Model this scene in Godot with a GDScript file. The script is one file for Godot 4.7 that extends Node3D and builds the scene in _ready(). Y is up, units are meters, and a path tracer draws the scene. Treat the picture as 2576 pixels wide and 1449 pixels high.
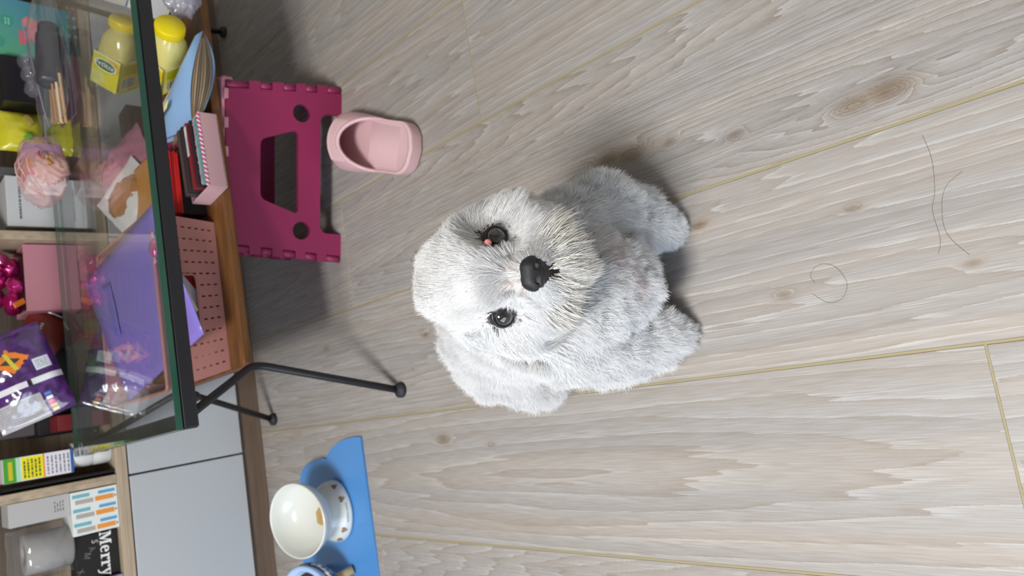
extends Node3D
# A small white dog looks up from a laminate floor, beside a glass coffee table and a low bookcase.

var rng := RandomNumberGenerator.new()
var mats := {}
var taken := {}

# ---------------------------------------------------------------- helpers
func hexc(h: String) -> Color:
	return Color.html(h)

func M(h: String, rough := 0.6, opt := {}) -> StandardMaterial3D:
	var key := h + str(rough) + str(opt)
	if mats.has(key):
		return mats[key]
	var m := StandardMaterial3D.new()
	m.albedo_color = hexc(h)
	m.roughness = rough
	for k in opt:
		match k:
			"metal": m.metallic = opt[k]
			"spec": m.metallic_specular = opt[k]
			"coat":
				m.clearcoat_enabled = true
				m.clearcoat = opt[k]
				m.clearcoat_roughness = 0.08
			"alpha":
				m.transparency = BaseMaterial3D.TRANSPARENCY_ALPHA
				m.albedo_color.a = opt[k]
			"back":
				m.backlight_enabled = true
				m.backlight = hexc(opt[k])
			"sss":
				m.subsurf_scatter_enabled = true
				m.subsurf_scatter_strength = opt[k]
			"vcol": m.vertex_color_use_as_albedo = true
			"tex": m.albedo_texture = opt[k]
	mats[key] = m
	return m

func textured(img: Image, rough := 0.6) -> StandardMaterial3D:
	var m := StandardMaterial3D.new()
	m.albedo_texture = ImageTexture.create_from_image(img)
	m.roughness = rough
	m.texture_repeat = false
	return m

func numbered(called: String) -> String:
	if not taken.has(called):
		taken[called] = 0
		return called
	taken[called] += 1
	return "%s_%03d" % [called, taken[called]]

func S() -> SurfaceTool:
	var s := SurfaceTool.new()
	s.begin(Mesh.PRIMITIVE_TRIANGLES)
	s.set_smooth_group(-1)
	return s

func SM() -> SurfaceTool:
	var s := SurfaceTool.new()
	s.begin(Mesh.PRIMITIVE_TRIANGLES)
	s.set_smooth_group(0)
	return s

# corners run counter-clockwise as seen from outside
func q(s: SurfaceTool, a: Vector3, b: Vector3, c: Vector3, d: Vector3) -> void:
	s.add_vertex(a); s.add_vertex(c); s.add_vertex(b)
	s.add_vertex(a); s.add_vertex(d); s.add_vertex(c)

func t3(s: SurfaceTool, a: Vector3, b: Vector3, c: Vector3) -> void:
	s.add_vertex(a); s.add_vertex(c); s.add_vertex(b)

func out_poly(s: SurfaceTool, p: Array, c: Vector3) -> void:
	var n: Vector3 = (p[1] - p[0]).cross(p[2] - p[0])
	var m := Vector3.ZERO
	for v in p:
		m += v
	m /= p.size()
	if n.dot(m - c) < 0:
		p.reverse()
	if p.size() == 4:
		q(s, p[0], p[1], p[2], p[3])
	else:
		t3(s, p[0], p[1], p[2])

func box(s: SurfaceTool, c: Vector3, e: Vector3, bev := 0.0, b := Basis()) -> void:
	var h := e * 0.5
	var g := minf(bev, minf(h.x, minf(h.y, h.z)) * 0.9)
	var at := func(i: int, sg: Array) -> Vector3:
		var v := Vector3(sg[0] * (h.x - g), sg[1] * (h.y - g), sg[2] * (h.z - g))
		v[i] = sg[i] * h[i]
		return c + b * v
	for i in 3:
		var j := (i + 1) % 3
		var k := (i + 2) % 3
		for si in [-1, 1]:
			var pts := []
			for w in [[-1, -1], [1, -1], [1, 1], [-1, 1]]:
				var sg := [0, 0, 0]
				sg[i] = si; sg[j] = w[0]; sg[k] = w[1]
				pts.append(at.call(i, sg))
			out_poly(s, pts, c)
		if g > 0.0:
			for sj in [-1, 1]:
				for sk in [-1, 1]:
					var pts2 := []
					for w in [[-1, j], [1, j], [1, k], [-1, k]]:
						var sg2 := [0, 0, 0]
						sg2[i] = w[0]; sg2[j] = sj; sg2[k] = sk
						pts2.append(at.call(w[1], sg2))
					out_poly(s, pts2, c)
	if g > 0.0:
		for sx in [-1, 1]:
			for sy in [-1, 1]:
				for sz in [-1, 1]:
					out_poly(s, [at.call(0, [sx, sy, sz]), at.call(1, [sx, sy, sz]), at.call(2, [sx, sy, sz])], c)

func lathe(s: SurfaceTool, prof: Array, seg := 32, xf := Transform3D()) -> void:
	for j in prof.size() - 1:
		var a: Vector2 = prof[j]
		var b: Vector2 = prof[j + 1]
		for i in seg:
			var t0 := TAU * i / seg
			var t1 := TAU * (i + 1) / seg
			var p0 := xf * Vector3(a.x * cos(t0), a.y, -a.x * sin(t0))
			var p1 := xf * Vector3(a.x * cos(t1), a.y, -a.x * sin(t1))
			var p2 := xf * Vector3(b.x * cos(t1), b.y, -b.x * sin(t1))
			var p3 := xf * Vector3(b.x * cos(t0), b.y, -b.x * sin(t0))
			if a.x > 1e-6:
				t3(s, p0, p1, p2 if b.x > 1e-6 else p3)
			if b.x > 1e-6:
				t3(s, p0, p2, p3)

func tube(s: SurfaceTool, path: Array, r, seg := 10, caps := true) -> void:
	var rings := []
	var up := Vector3.UP
	for i in path.size():
		var d: Vector3 = (path[mini(i + 1, path.size() - 1)] - path[maxi(i - 1, 0)]).normalized()
		if absf(d.dot(up)) > 0.95 and i == 0:
			up = Vector3.RIGHT
		var x := up.cross(d).normalized()
		up = d.cross(x).normalized()
		var rr: float = r[i] if r is Array else r
		var ring := []
		for k in seg:
			var a := TAU * k / seg
			ring.append(path[i] + (x * cos(a) + up * sin(a)) * rr)
		rings.append(ring)
	for i in path.size() - 1:
		for k in seg:
			var k2 := (k + 1) % seg
			q(s, rings[i][k], rings[i][k2], rings[i + 1][k2], rings[i + 1][k])
	if caps:
		for k in seg:
			var k2 := (k + 1) % seg
			t3(s, path[0], rings[0][k2], rings[0][k])
			t3(s, path[-1], rings[-1][k], rings[-1][k2])

# polygon in x,y pulled along z from z0 to z1 (counter-clockwise outline)
func prism(s: SurfaceTool, pts: PackedVector2Array, z0: float, z1: float, xf := Transform3D()) -> void:
	var poly := pts
	if Geometry2D.is_polygon_clockwise(poly):
		poly = pts.duplicate()
		poly.reverse()
	var idx := Geometry2D.triangulate_polygon(poly)
	for i in range(0, idx.size(), 3):
		var a := poly[idx[i]]
		var b := poly[idx[i + 1]]
		var c := poly[idx[i + 2]]
		if (b - a).cross(c - a) < 0:
			var tmp := b
			b = c
			c = tmp
		t3(s, xf * Vector3(a.x, a.y, z1), xf * Vector3(b.x, b.y, z1), xf * Vector3(c.x, c.y, z1))
		t3(s, xf * Vector3(a.x, a.y, z0), xf * Vector3(c.x, c.y, z0), xf * Vector3(b.x, b.y, z0))
	for i in poly.size():
		var a := poly[i]
		var b := poly[(i + 1) % poly.size()]
		q(s, xf * Vector3(a.x, a.y, z0), xf * Vector3(b.x, b.y, z0), xf * Vector3(b.x, b.y, z1), xf * Vector3(a.x, a.y, z1))

func rounded(pts: Array, r: float, n := 5) -> PackedVector2Array:
	var o := PackedVector2Array()
	for i in pts.size():
		var p: Vector2 = pts[i]
		var a: Vector2 = (pts[i - 1] - p)
		var b: Vector2 = (pts[(i + 1) % pts.size()] - p)
		var rr := minf(r, minf(a.length(), b.length()) * 0.48)
		var p0 := p + a.normalized() * rr
		var p1 := p + b.normalized() * rr
		for k in n + 1:
			var t := float(k) / n
			o.append(p0.lerp(p, t).lerp(p.lerp(p1, t), t))
	return o

func circle(c: Vector2, r: float, n := 28) -> PackedVector2Array:
	var o := PackedVector2Array()
	for i in n:
		o.append(c + Vector2(cos(TAU * i / n), sin(TAU * i / n)) * r)
	return o

# a closed bag: two bulging sheets joined at a flat seam, w along x, h along y, d thick along z
func bag(s: SurfaceTool, w: float, h: float, d: float, nz: FastNoiseLite, amp := 0.004, nx := 22, ny := 26, seam := 0.06, xf := Transform3D()) -> void:
	for side in [1, -1]:
		var g := []
		for j in ny + 1:
			var row := []
			for i in nx + 1:
				var u := -1.0 + 2.0 * i / nx
				var v := -1.0 + 2.0 * j / ny
				var fu := pow(maxf(0.0, 1.0 - pow(absf(u), 2.6)), 0.6)
				var sv := clampf((1.0 - absf(v) - seam) / (1.0 - seam), 0.0, 1.0)
				var fv := pow(1.0 - pow(1.0 - sv, 2.4), 0.7) if sv > 0.0 else 0.0
				var k := fu * fv
				var wr := nz.get_noise_3d(u * w * 500, v * h * 500, side * 40.0) * amp
				var z: float = side * (d * 0.5 * k + 0.0006) + wr * (0.25 + k)
				var pin := 1.0 - 0.05 * absf(v) * fv + nz.get_noise_2d(v * 60, side * 9.0) * 0.012
				row.append(xf * Vector3(u * w * 0.5 * pin, v * h * 0.5 + nz.get_noise_2d(u * 55 + 300, v * 20) * amp * 0.6, z))
			g.append(row)
		for j in ny:
			for i in nx:
				if side == 1:
					q(s, g[j][i], g[j][i + 1], g[j + 1][i + 1], g[j + 1][i])
				else:
					q(s, g[j][i + 1], g[j][i], g[j + 1][i], g[j + 1][i + 1])

# a crumpled lump
func lump(s: SurfaceTool, c: Vector3, e: Vector3, nz: FastNoiseLite, amp := 0.25, n := 26) -> void:
	var g := []
	for j in n + 1:
		var row := []
		var th := PI * j / n
		for i in n * 2 + 1:
			var ph := TAU * (i % (n * 2)) / (n * 2)
			var d := Vector3(sin(th) * cos(ph), cos(th), -sin(th) * sin(ph))
			var f := 1.0 + amp * nz.get_noise_3d(d.x * 90, d.y * 90, d.z * 90) + amp * 0.5 * absf(nz.get_noise_3d(d.x * 210 + 50, d.y * 210, d.z * 210))
			row.append(c + d * e * f)
		g.append(row)
	for j in n:
		for i in n * 2:
			if j > 0:
				t3(s, g[j][i], g[j + 1][i], g[j][i + 1])
			if j < n - 1:
				t3(s, g[j][i + 1], g[j + 1][i], g[j + 1][i + 1])

# a rectangle with texture coordinates, lying in x,y and facing +z
func sheet(w: float, h: float) -> ArrayMesh:
	var s := SurfaceTool.new()
	s.begin(Mesh.PRIMITIVE_TRIANGLES)
	var c := [[-1, -1, 0, 1], [1, -1, 1, 1], [1, 1, 1, 0], [-1, 1, 0, 0]]
	for i in [0, 2, 1, 0, 3, 2]:
		s.set_normal(Vector3(0, 0, 1))
		s.set_uv(Vector2(c[i][2], c[i][3]))
		s.add_vertex(Vector3(c[i][0] * w * 0.5, c[i][1] * h * 0.5, 0))
	return s.commit()

func obj(called: String, s, m: Material, parent: Node = self) -> MeshInstance3D:
	var o := MeshInstance3D.new()
	o.name = numbered(called) if parent == self else called
	if s is SurfaceTool:
		s.generate_normals()
		o.mesh = s.commit()
	else:
		o.mesh = s
	o.material_override = m
	parent.add_child(o, true)
	return o

func put(o: Node3D, at: Vector3, basis := Basis()) -> Node3D:
	o.transform = Transform3D(basis, at)
	return o

func tag(o: Node, label: String, category: String, group := "") -> Node:
	o.set_meta("label", label)
	o.set_meta("category", category)
	if group:
		o.set_meta("group", group)
	return o

func struct(o: Node) -> Node:
	o.set_meta("kind", "structure")
	return o

func thing(called: String, label: String, category: String, at := Vector3.ZERO, turn := 0.0, group := "") -> Node3D:
	var o := Node3D.new()
	o.name = numbered(called)
	add_child(o)
	o.position = at
	o.rotation.y = turn
	tag(o, label, category, group)
	return o

func rot(x: float, y: float, z: float) -> Basis:
	return Basis.from_euler(Vector3(deg_to_rad(x), deg_to_rad(y), deg_to_rad(z)))

func text(words: String, size: float, m: Material, parent: Node, at: Vector3, basis := Basis(), face := "Droid Sans", weight := 400, depth := 0.0004) -> MeshInstance3D:
	var f := SystemFont.new()
	f.font_names = PackedStringArray([face])
	f.font_weight = weight
	var tm := TextMesh.new()
	tm.text = words
	tm.font = f
	tm.font_size = 32
	tm.pixel_size = size / 32.0
	tm.depth = depth
	tm.curve_step = 1.5
	var o := obj("lettering", tm, m, parent)
	o.transform = Transform3D(basis, at)
	return o

func noise(seed_: int, freq: float, oct := 3) -> FastNoiseLite:
	var n := FastNoiseLite.new()
	n.seed = seed_
	n.noise_type = FastNoiseLite.TYPE_SIMPLEX_SMOOTH
	n.frequency = freq
	n.fractal_octaves = oct
	return n

func canvas(w: int, h: int, c: String) -> Image:
	var im := Image.create(w, h, false, Image.FORMAT_RGB8)
	im.fill(hexc(c))
	return im

func patch(im: Image, x: int, y: int, w: int, h: int, c: String) -> void:
	im.fill_rect(Rect2i(x, y, w, h), hexc(c))

# rows of small print
func print_lines(im: Image, x: int, y: int, w: int, rows: int, pitch: int, c: String, across := true) -> void:
	for r in rows:
		var p := 0
		while p < w - 2:
			var n := rng.randi_range(3, 9)
			n = mini(n, w - p)
			if across:
				im.fill_rect(Rect2i(x + p, y + r * pitch, n, maxi(1, pitch / 2)), hexc(c))
			else:
				im.fill_rect(Rect2i(x + r * pitch, y + p, maxi(1, pitch / 2), n), hexc(c))
			p += n + rng.randi_range(1, 3)

func disc(im: Image, cx: float, cy: float, rx: float, ry: float, c: String) -> void:
	var col := hexc(c)
	for y in range(maxi(0, int(cy - ry)), mini(im.get_height(), int(cy + ry) + 1)):
		for x in range(maxi(0, int(cx - rx)), mini(im.get_width(), int(cx + rx) + 1)):
			if pow((x - cx) / rx, 2) + pow((y - cy) / ry, 2) <= 1.0:
				im.set_pixel(x, y, col)

# ---------------------------------------------------------------- the scene
func _ready() -> void:
	rng.seed = 7
	var cam := Camera3D.new()
	cam.name = "camera"
	add_child(cam)
	# a phone held on its side, looking down at 45 degrees
	cam.transform = Transform3D(Basis(Vector3(-0.1566181, -0.7086896, 0.68791702), Vector3(0.97968247, -0.02312924, 0.1992167), Vector3(-0.1252718, 0.70514119, 0.69791324)).orthonormalized(), Vector3(0, 0.8, 0))
	cam.fov = 44.98
	cam.near = 0.02
	cam.far = 30.0
	var lens := CameraAttributesPhysical.new()
	lens.frustum_focal_length = 28.985
	lens.frustum_near = 0.02
	lens.frustum_far = 30.0
	lens.frustum_focus_distance = 0.68
	lens.exposure_aperture = 9.0
	cam.attributes = lens
	cam.current = true

	var we := WorldEnvironment.new()
	we.name = "surroundings"
	var env := Environment.new()
	env.background_mode = Environment.BG_SKY
	var sky := Sky.new()
	var sm := ProceduralSkyMaterial.new()
	sm.sky_top_color = hexc("a9c2e6")
	sm.sky_horizon_color = hexc("dfe8f2")
	sm.ground_bottom_color = hexc("8d8f90")
	sm.ground_horizon_color = hexc("c4c8cb")
	sky.sky_material = sm
	env.sky = sky
	env.background_energy_multiplier = 5.0
	env.tonemap_mode = Environment.TONE_MAPPER_LINEAR
	env.tonemap_exposure = 1.27
	env.sdfgi_enabled = true
	env.ssao_enabled = true
	env.ssil_enabled = true
	we.environment = env
	add_child(we)

	build_room()
	build_floor()
	build_cabinet()
	build_table()
	build_stool()
	build_slipper()
	build_feeding()
	build_dog()
	build_shelf_things()
	build_glass_things()
	build_cabinet_things()
	build_small()

func slab(called: String, c: Vector3, e: Vector3, m: Material) -> MeshInstance3D:
	var s := S()
	box(s, c, e)
	var o := obj(called, s, m)
	struct(o)
	return o

func build_room() -> void:
	var paper := M("c9c5bd", 0.9)
	# walls stand round a living room; the bookcase stands near its right-hand corner
	slab("wall_back", Vector3(-0.4, 1.2, -2.19), Vector3(4.0, 2.5, 0.12), paper)
	slab("wall_front", Vector3(-0.4, 1.2, 3.61), Vector3(4.0, 2.5, 0.12), paper)
	slab("wall_right", Vector3(1.66, 1.2, 0.71), Vector3(0.12, 2.5, 5.92), paper)
	slab("ceiling", Vector3(-0.4, 2.46, 0.71), Vector3(4.24, 0.12, 5.92), M("d9d7d2", 0.9))
	# the left wall opens on to a balcony through a wide glazed door
	var s := S()
	var x := -2.46
	box(s, Vector3(x, 2.28, 0.71), Vector3(0.14, 0.36, 5.92))
	box(s, Vector3(x, 1.05, -1.30), Vector3(0.14, 2.10, 1.90))
	box(s, Vector3(x, 1.05, 3.31), Vector3(0.14, 2.10, 0.72))
	struct(obj("wall_left", s, paper))
	s = S()
	for z in [-0.32, 1.3, 2.92]:
		box(s, Vector3(x, 1.05, z), Vector3(0.08, 2.1, 0.06), 0.004)
	for y in [0.03, 2.07]:
		box(s, Vector3(x, y, 1.3), Vector3(0.08, 0.06, 3.26), 0.004)
	var w := obj("window_1", s, M("f4f4f2", 0.4))
	struct(w)
	for z in [0.49, 2.11]:
		s = S()
		box(s, Vector3(x, 1.05, z), Vector3(0.006, 1.98, 1.56))
		obj("pane", s, M("eef4f2", 0.02, {"alpha": 0.04}), w)
	# skirting
	var b := M("d8d4cb", 0.6)
	slab("baseboard_left", Vector3(-2.383, 0.04, -1.24), Vector3(0.014, 0.08, 1.74), b)
	slab("baseboard_right", Vector3(1.593, 0.04, 0.71), Vector3(0.014, 0.08, 5.66), b)
	slab("baseboard_front", Vector3(-0.4, 0.04, 3.543), Vector3(3.94, 0.08, 0.014), b)
	# ceiling lamp: a square panel of diffused white light
	var lamp := thing("ceiling_lamp", "square white ceiling lamp panel above the room", "lamp", Vector3(-0.72, 2.4, -0.02))
	s = S()
	box(s, Vector3(0, -0.022, 0), Vector3(0.66, 0.044, 0.66), 0.006)
	obj("housing", s, M("f0f0f0", 0.5), lamp)
	var glow := StandardMaterial3D.new()
	glow.albedo_color = Color.WHITE
	glow.emission_enabled = true
	glow.emission = hexc("fdfaf6")
	glow.emission_energy_multiplier = 3.0
	s = S()
	box(s, Vector3(0, -0.052, 0), Vector3(0.6, 0.016, 0.6), 0.005)
	obj("diffuser", s, glow, lamp)
	var al := AreaLight3D.new()
	al.name = "lamp_light"
	al.area_size = Vector2(0.6, 0.6)
	al.light_color = hexc("fbfaf8")
	al.light_energy = 6.0
	al.area_range = 12.0
	al.shadow_enabled = true
	al.position = Vector3(0, -0.066, 0)
	al.rotation.x = -PI / 2
	lamp.add_child(al)

# ---------------------------------------------------------------- floor
var plank_jobs := []

func plank_image(job: Dictionary) -> void:
	var w: int = job.px
	var h: int = job.py
	var rn := RandomNumberGenerator.new()
	rn.seed = job.seed
	var n1 := noise(job.seed, 1.0, 2)
	var fine: PackedByteArray = job.fine
	var mid: PackedByteArray = job.mid
	var out := PackedByteArray()
	out.resize(w * h * 3)
	var hearts: Array = job.hearts
	var knots: Array = job.knots
	var freq: float = job.freq
	var white: float = job.white
	var dark: float = job.dark
	var wob: float = job.get("wob", 0.16)
	var flip: bool = rn.randf() < 0.5
	var pos := 0
	for j in h:
		var t: float = (j + 0.5) / h * job.wid - job.wid * 0.5
		var band: float = n1.get_noise_2d(t * 14.0 + 3.0, job.seed * 1.7) * 0.7 + n1.get_noise_2d(t * 40.0, 7.7) * 0.3
		for i in w:
			var s: float = (i + 0.5) / w * job.len
			var m := mid[j * w + i] / 255.0 - 0.5
			var f := fine[j * w + i] / 255.0 - 0.5
			var g := 1e9
			for hh in hearts:
				var a: float = (s - hh[0]) / hh[2]
				var b: float = (t - hh[1]) / hh[3]
				var e := sqrt(a * a + b * b + 0.02)
				g = minf(g, e + hh[4])
			var stain := 0.0
			var core := 0.0
			for k in knots:
				var ks: float = (s - k[0]) / (k[2] * 2.2)
				var kt: float = (t - k[1]) / k[2]
				var d2 := ks * ks + kt * kt
				if d2 < 9.0:
					var ex := exp(-d2 * 1.1)
					g += ex * k[3] * 0.6
					stain += exp(-d2 * 0.7) * k[4] * 0.55
					if d2 < 1.0:
						core = maxf(core, (1.0 - d2) * k[4])
			g += m * wob
			var ph := g * freq
			var r := ph - floorf(ph)
			var ph2 := ph * 3.7 + m * 1.5
			var r2 := ph2 - floorf(ph2)
			# early wood is pale, late wood closes each ring with a darker line
			var late := r * r * r * r
			var pale := (1.0 - smoothstep(0.0, 0.30, r)) * smoothstep(-0.25, 0.15, f + m * 0.8)
			var v := 0.60 + band * 0.10 + f * 0.26 + m * 0.12
			v -= late * dark * 0.85 + r2 * r2 * dark * 0.3
			v += pale * white * 0.7
			v -= stain * 0.22 + core * 0.26
			v = clampf(v, 0.0, 1.0)
			var tint := clampf(0.22 + band * 1.1 + stain * 2.0 + late * 0.5, 0.0, 1.8)
			# from brown grey to pale grey
			var cr := lerpf(113.0, 188.0, v) + 1.5 * tint
			var cg := lerpf(104.0, 187.0, v) - 3.0 * tint
			var cb := lerpf(96.0, 186.0, v) - 8.5 * tint
			out[pos] = int(clampf(cr, 0, 255))
			out[pos + 1] = int(clampf(cg, 0, 255))
			out[pos + 2] = int(clampf(cb, 0, 255))
			pos += 3
	job.img = Image.create_from_data(w, h, false, Image.FORMAT_RGB8, out)

func stretched(seed_: int, w: int, h: int, short: int, freq: float, oct: int) -> PackedByteArray:
	var n := noise(seed_, freq, oct)
	var im := n.get_image(short, h, false, false, true)
	im.convert(Image.FORMAT_L8)
	im.resize(w, h, Image.INTERPOLATE_CUBIC)
	return im.get_data()

func run_plank_job(i: int) -> void:
	plank_image(plank_jobs[i])

func build_floor() -> void:
	var s := S()
	box(s, Vector3(-0.4, -0.055, 0.71), Vector3(4.24, 0.1, 5.92))
	var fl := obj("floor", s, M("9a8f72", 0.85))
	struct(fl)
	var W := 0.2355
	var L := 1.394
	var x0 := -0.2752
	# where one end joint of each course lies; courses are numbered from the one left of the dog
	var joint := {-1: -1.28, 0: -0.166, 1: -0.946, 2: -1.263, 3: -0.802, 4: -1.312, 5: -0.5, -2: -0.7, -3: -0.3, 6: -1.0}
	var looks := {
		"0a": {"hearts": [[0.60, 0.0, 0.95, 0.105, 0.0], [0.05, 0.03, 0.6, 0.1, 0.6]], "knots": [[1.10, -0.065, 0.012, 0.4, 0.8], [0.9, 0.05, 0.006, 0.3, 0.5]], "freq": 5.5, "white": 0.22, "dark": 0.16},
		"1a": {"hearts": [[0.42, -0.05, 0.62, 0.06, 0.0], [1.35, 0.06, 0.5, 0.1, 0.3]], "knots": [[0.256, 0.044, 0.005, 0.4, 0.8], [0.352, -0.034, 0.006, 0.4, 0.7], [0.441, 0.075, 0.006, 0.4, 1.2], [0.16, -0.04, 0.005, 0.3, 0.6], [0.533, 0.045, 0.008, 0.5, 0.7]], "freq": 4.6, "white": 0.34, "dark": 0.14, "wob": 0.22},
		"1b": {"hearts": [[0.3, -0.02, 0.9, 0.07, 0.0]], "knots": [[0.09, -0.024, 0.006, 0.5, 1.0], [0.42, 0.05, 0.006, 0.4, 0.8], [0.55, -0.06, 0.007, 0.4, 0.7]], "freq": 6.5, "white": 0.16, "dark": 0.2},
		"2a": {"hearts": [[0.5, -0.055, 0.75, 0.05, 0.0], [0.15, -0.075, 0.4, 0.06, 0.1], [1.3, 0.1, 0.8, 0.06, 0.4]], "knots": [[0.52, -0.037, 0.012, 1.1, 1.0], [0.56, -0.030, 0.010, 1.0, 0.9], [0.46, -0.042, 0.006, 0.8, 0.8], [0.195, -0.08, 0.012, 1.1, 1.1], [0.235, -0.082, 0.011, 1.0, 0.8], [0.37, -0.065, 0.006, 0.7, 0.8]], "freq": 8.5, "white": 0.24, "dark": 0.30},
		"3a": {"hearts": [[0.62, 0.04, 0.7, 0.07, 0.0]], "knots": [[0.674, 0.078, 0.011, 0.8, 0.9], [0.35, 0.02, 0.005, 0.5, 0.5]], "freq": 6.0, "white": 0.26, "dark": 0.18},
	}
	var made := {}
	for k in range(-10, 8):
		var xa := x0 + W * k
		var z: float = joint.get(k, -fposmod(k * 0.47, 1.394))
		while z > -2.13:
			z -= L
		while z < 3.55:
			var za := maxf(z, -2.13)
			var zb := minf(z + L, 3.55)
			made["%d|%.3f" % [k, z]] = [k, z, za, zb, xa]
			z += L
	var near := {}
	for id in made:
		var p: Array = made[id]
		var seen: bool = p[3] > -1.75 and p[2] < 0.0 and p[0] > -3 and p[0] < 6
		if not seen:
			continue
		var big: bool = p[0] >= 0 and p[0] <= 3 and p[3] > -0.75
		var key := ""
		if p[0] == 0 and p[1] < -1.0: key = "0a"
		if p[0] == 1: key = "1a" if p[1] > -1.0 else "1b"
		if p[0] == 2: key = "2a" if p[1] > -1.3 else ""
		if p[0] == 3: key = "3a" if p[1] > -0.9 else ""
		var job := {"id": id, "seed": 31 + plank_jobs.size() * 17, "px": 1500 if big else 760, "py": 420 if big else 220, "len": L, "wid": W - 0.0026}
		var base: Dictionary = looks.get(key, {"hearts": [[rng.randf_range(0.2, 1.2), rng.randf_range(-0.06, 0.06), rng.randf_range(0.5, 1.0), rng.randf_range(0.06, 0.1), 0.0]], "knots": [[rng.randf_range(0.1, 1.3), rng.randf_range(-0.08, 0.08), 0.009, 0.7, 0.9], [rng.randf_range(0.1, 1.3), rng.randf_range(-0.08, 0.08), 0.006, 0.5, 0.7]], "freq": 6.5, "white": 0.2, "dark": 0.2})
		job.merge(base)
		# distances along a plank are kept from z = 0 for the known ones
		var hs := []
		for h in job.hearts:
			hs.append([h[0] if key == "" else -h[0] - p[1], h[1], h[2], h[3], h[4]])
		var ks := []
		for h in job.knots:
			ks.append([h[0] if key == "" else -h[0] - p[1], h[1], h[2], h[3], h[4]])
		if key == "0a":
			hs[0][0] = -0.76 - p[1]
			hs[1][0] = -0.2 - p[1]
			ks[0] = [-1.028 - p[1], 0.065, 0.010, 0.5, 1.0]
		if key == "1b":
			hs[0][0] = 0.9
			ks = [[-1.036 - p[1], 0.024, 0.006, 0.5, 1.0], [-1.2 - p[1], -0.06, 0.006, 0.4, 0.8], [-1.4 - p[1], 0.05, 0.007, 0.4, 0.7]]
		job.hearts = hs
		job.knots = ks
		job.fine = stretched(job.seed, job.px, job.py, int(job.px * 0.05), 0.30, 4)
		job.mid = stretched(job.seed + 5, job.px, job.py, int(job.px * 0.06), 0.022 * 420.0 / job.py, 3)
		plank_jobs.append(job)
		near[id] = job
	var gid := WorkerThreadPool.add_group_task(run_plank_job, plank_jobs.size())
	WorkerThreadPool.wait_for_group_task_completion(gid)
	var pmats := {}
	var spare := []
	for job in plank_jobs:
		var m := textured(job.img, 0.46)
		m.metallic_specular = 0.42
		pmats[job.id] = m
		spare.append(m)
		job.erase("fine")
		job.erase("mid")
	var n := 0
	for id in made:
		var p: Array = made[id]
		var g := 0.0014
		var a := Vector2(maxf(p[4] + g, -2.388), p[2] + 0.0008)
		var b := Vector2(minf(p[4] + W - g, 1.598), p[3] - 0.0008)
		if b.x <= a.x:
			continue
		# top with texture coordinates, and bevelled rims dropping to the joint
		var sf := SurfaceTool.new()
		sf.begin(Mesh.PRIMITIVE_TRIANGLES)
		sf.set_smooth_group(-1)
		var u := func(v: Vector2) -> Vector2:
			return Vector2((v.y - p[1]) / L, (v.x - p[4] - g) / (W - 2 * g))
		var e := 0.0007
		var top := [Vector2(a.x + e, a.y + e), Vector2(b.x - e, a.y + e), Vector2(b.x - e, b.y - e), Vector2(a.x + e, b.y - e)]
		var low := [a, Vector2(b.x, a.y), b, Vector2(a.x, b.y)]
		for i in [0, 1, 2, 0, 2, 3]:
			sf.set_uv(u.call(top[i]))
			sf.add_vertex(Vector3(top[i].x, 0.0, top[i].y))
		for i in 4:
			var i2 := (i + 1) % 4
			for v in [[top[i2], 0.0], [top[i], 0.0], [low[i], -0.0012], [top[i2], 0.0], [low[i], -0.0012], [low[i2], -0.0012]]:
				sf.set_uv(u.call(v[0]))
				sf.add_vertex(Vector3(v[0].x, v[1], v[0].y))
			for v in [[low[i2], -0.0012], [low[i], -0.0012], [low[i], -0.005], [low[i2], -0.0012], [low[i], -0.005], [low[i2], -0.005]]:
				sf.set_uv(u.call(v[0]))
				sf.add_vertex(Vector3(v[0].x, v[1], v[0].y))
		var o := obj("plank", sf, pmats.get(id, spare[n % spare.size()]), fl)
		n += 1
	# a bead of yellowed sealant lies in the joints
	s = S()
	for k in range(-10, 8):
		var xa := x0 + W * k
		if xa > -2.38 and xa < 1.59:
			box(s, Vector3(xa, -0.0024, 0.71), Vector3(0.0030, 0.0040, 5.66))
	for id in made:
		var p: Array = made[id]
		if p[1] > -2.1 and p[4] > -2.35 and p[4] + W < 1.6:
			box(s, Vector3(p[4] + W * 0.5, -0.0028, p[1]), Vector3(W, 0.0040, 0.0020))
	obj("joint_sealant", s, M("9a8f6c", 0.7), fl)

# ---------------------------------------------------------------- bookcase
func wood_material(base: Array, seed_: int, line: float, sc: Vector3) -> StandardMaterial3D:
	var w := 512
	var h := 128
	var fine := stretched(seed_, w, h, 26, 0.3, 3)
	var mid := stretched(seed_ + 3, w, h, 10, 0.06, 2)
	var out := PackedByteArray()
	out.resize(w * h * 3)
	for j in h:
		for i in w:
			var f := fine[j * w + i] / 255.0 - 0.5
			var m := mid[j * w + i] / 255.0 - 0.5
			var g := sin(j * 0.32 + m * 9.0) * 0.5
			var v := 1.0 + f * line + m * line * 0.8 + g * line * 0.35
			for c in 3:
				out[(j * w + i) * 3 + c] = int(clampf(base[c] * v, 0, 255))
	var mt := StandardMaterial3D.new()
	mt.albedo_texture = ImageTexture.create_from_image(Image.create_from_data(w, h, false, Image.FORMAT_RGB8, out))
	mt.roughness = 0.5
	mt.uv1_triplanar = true
	mt.uv1_scale = sc
	return mt

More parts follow.
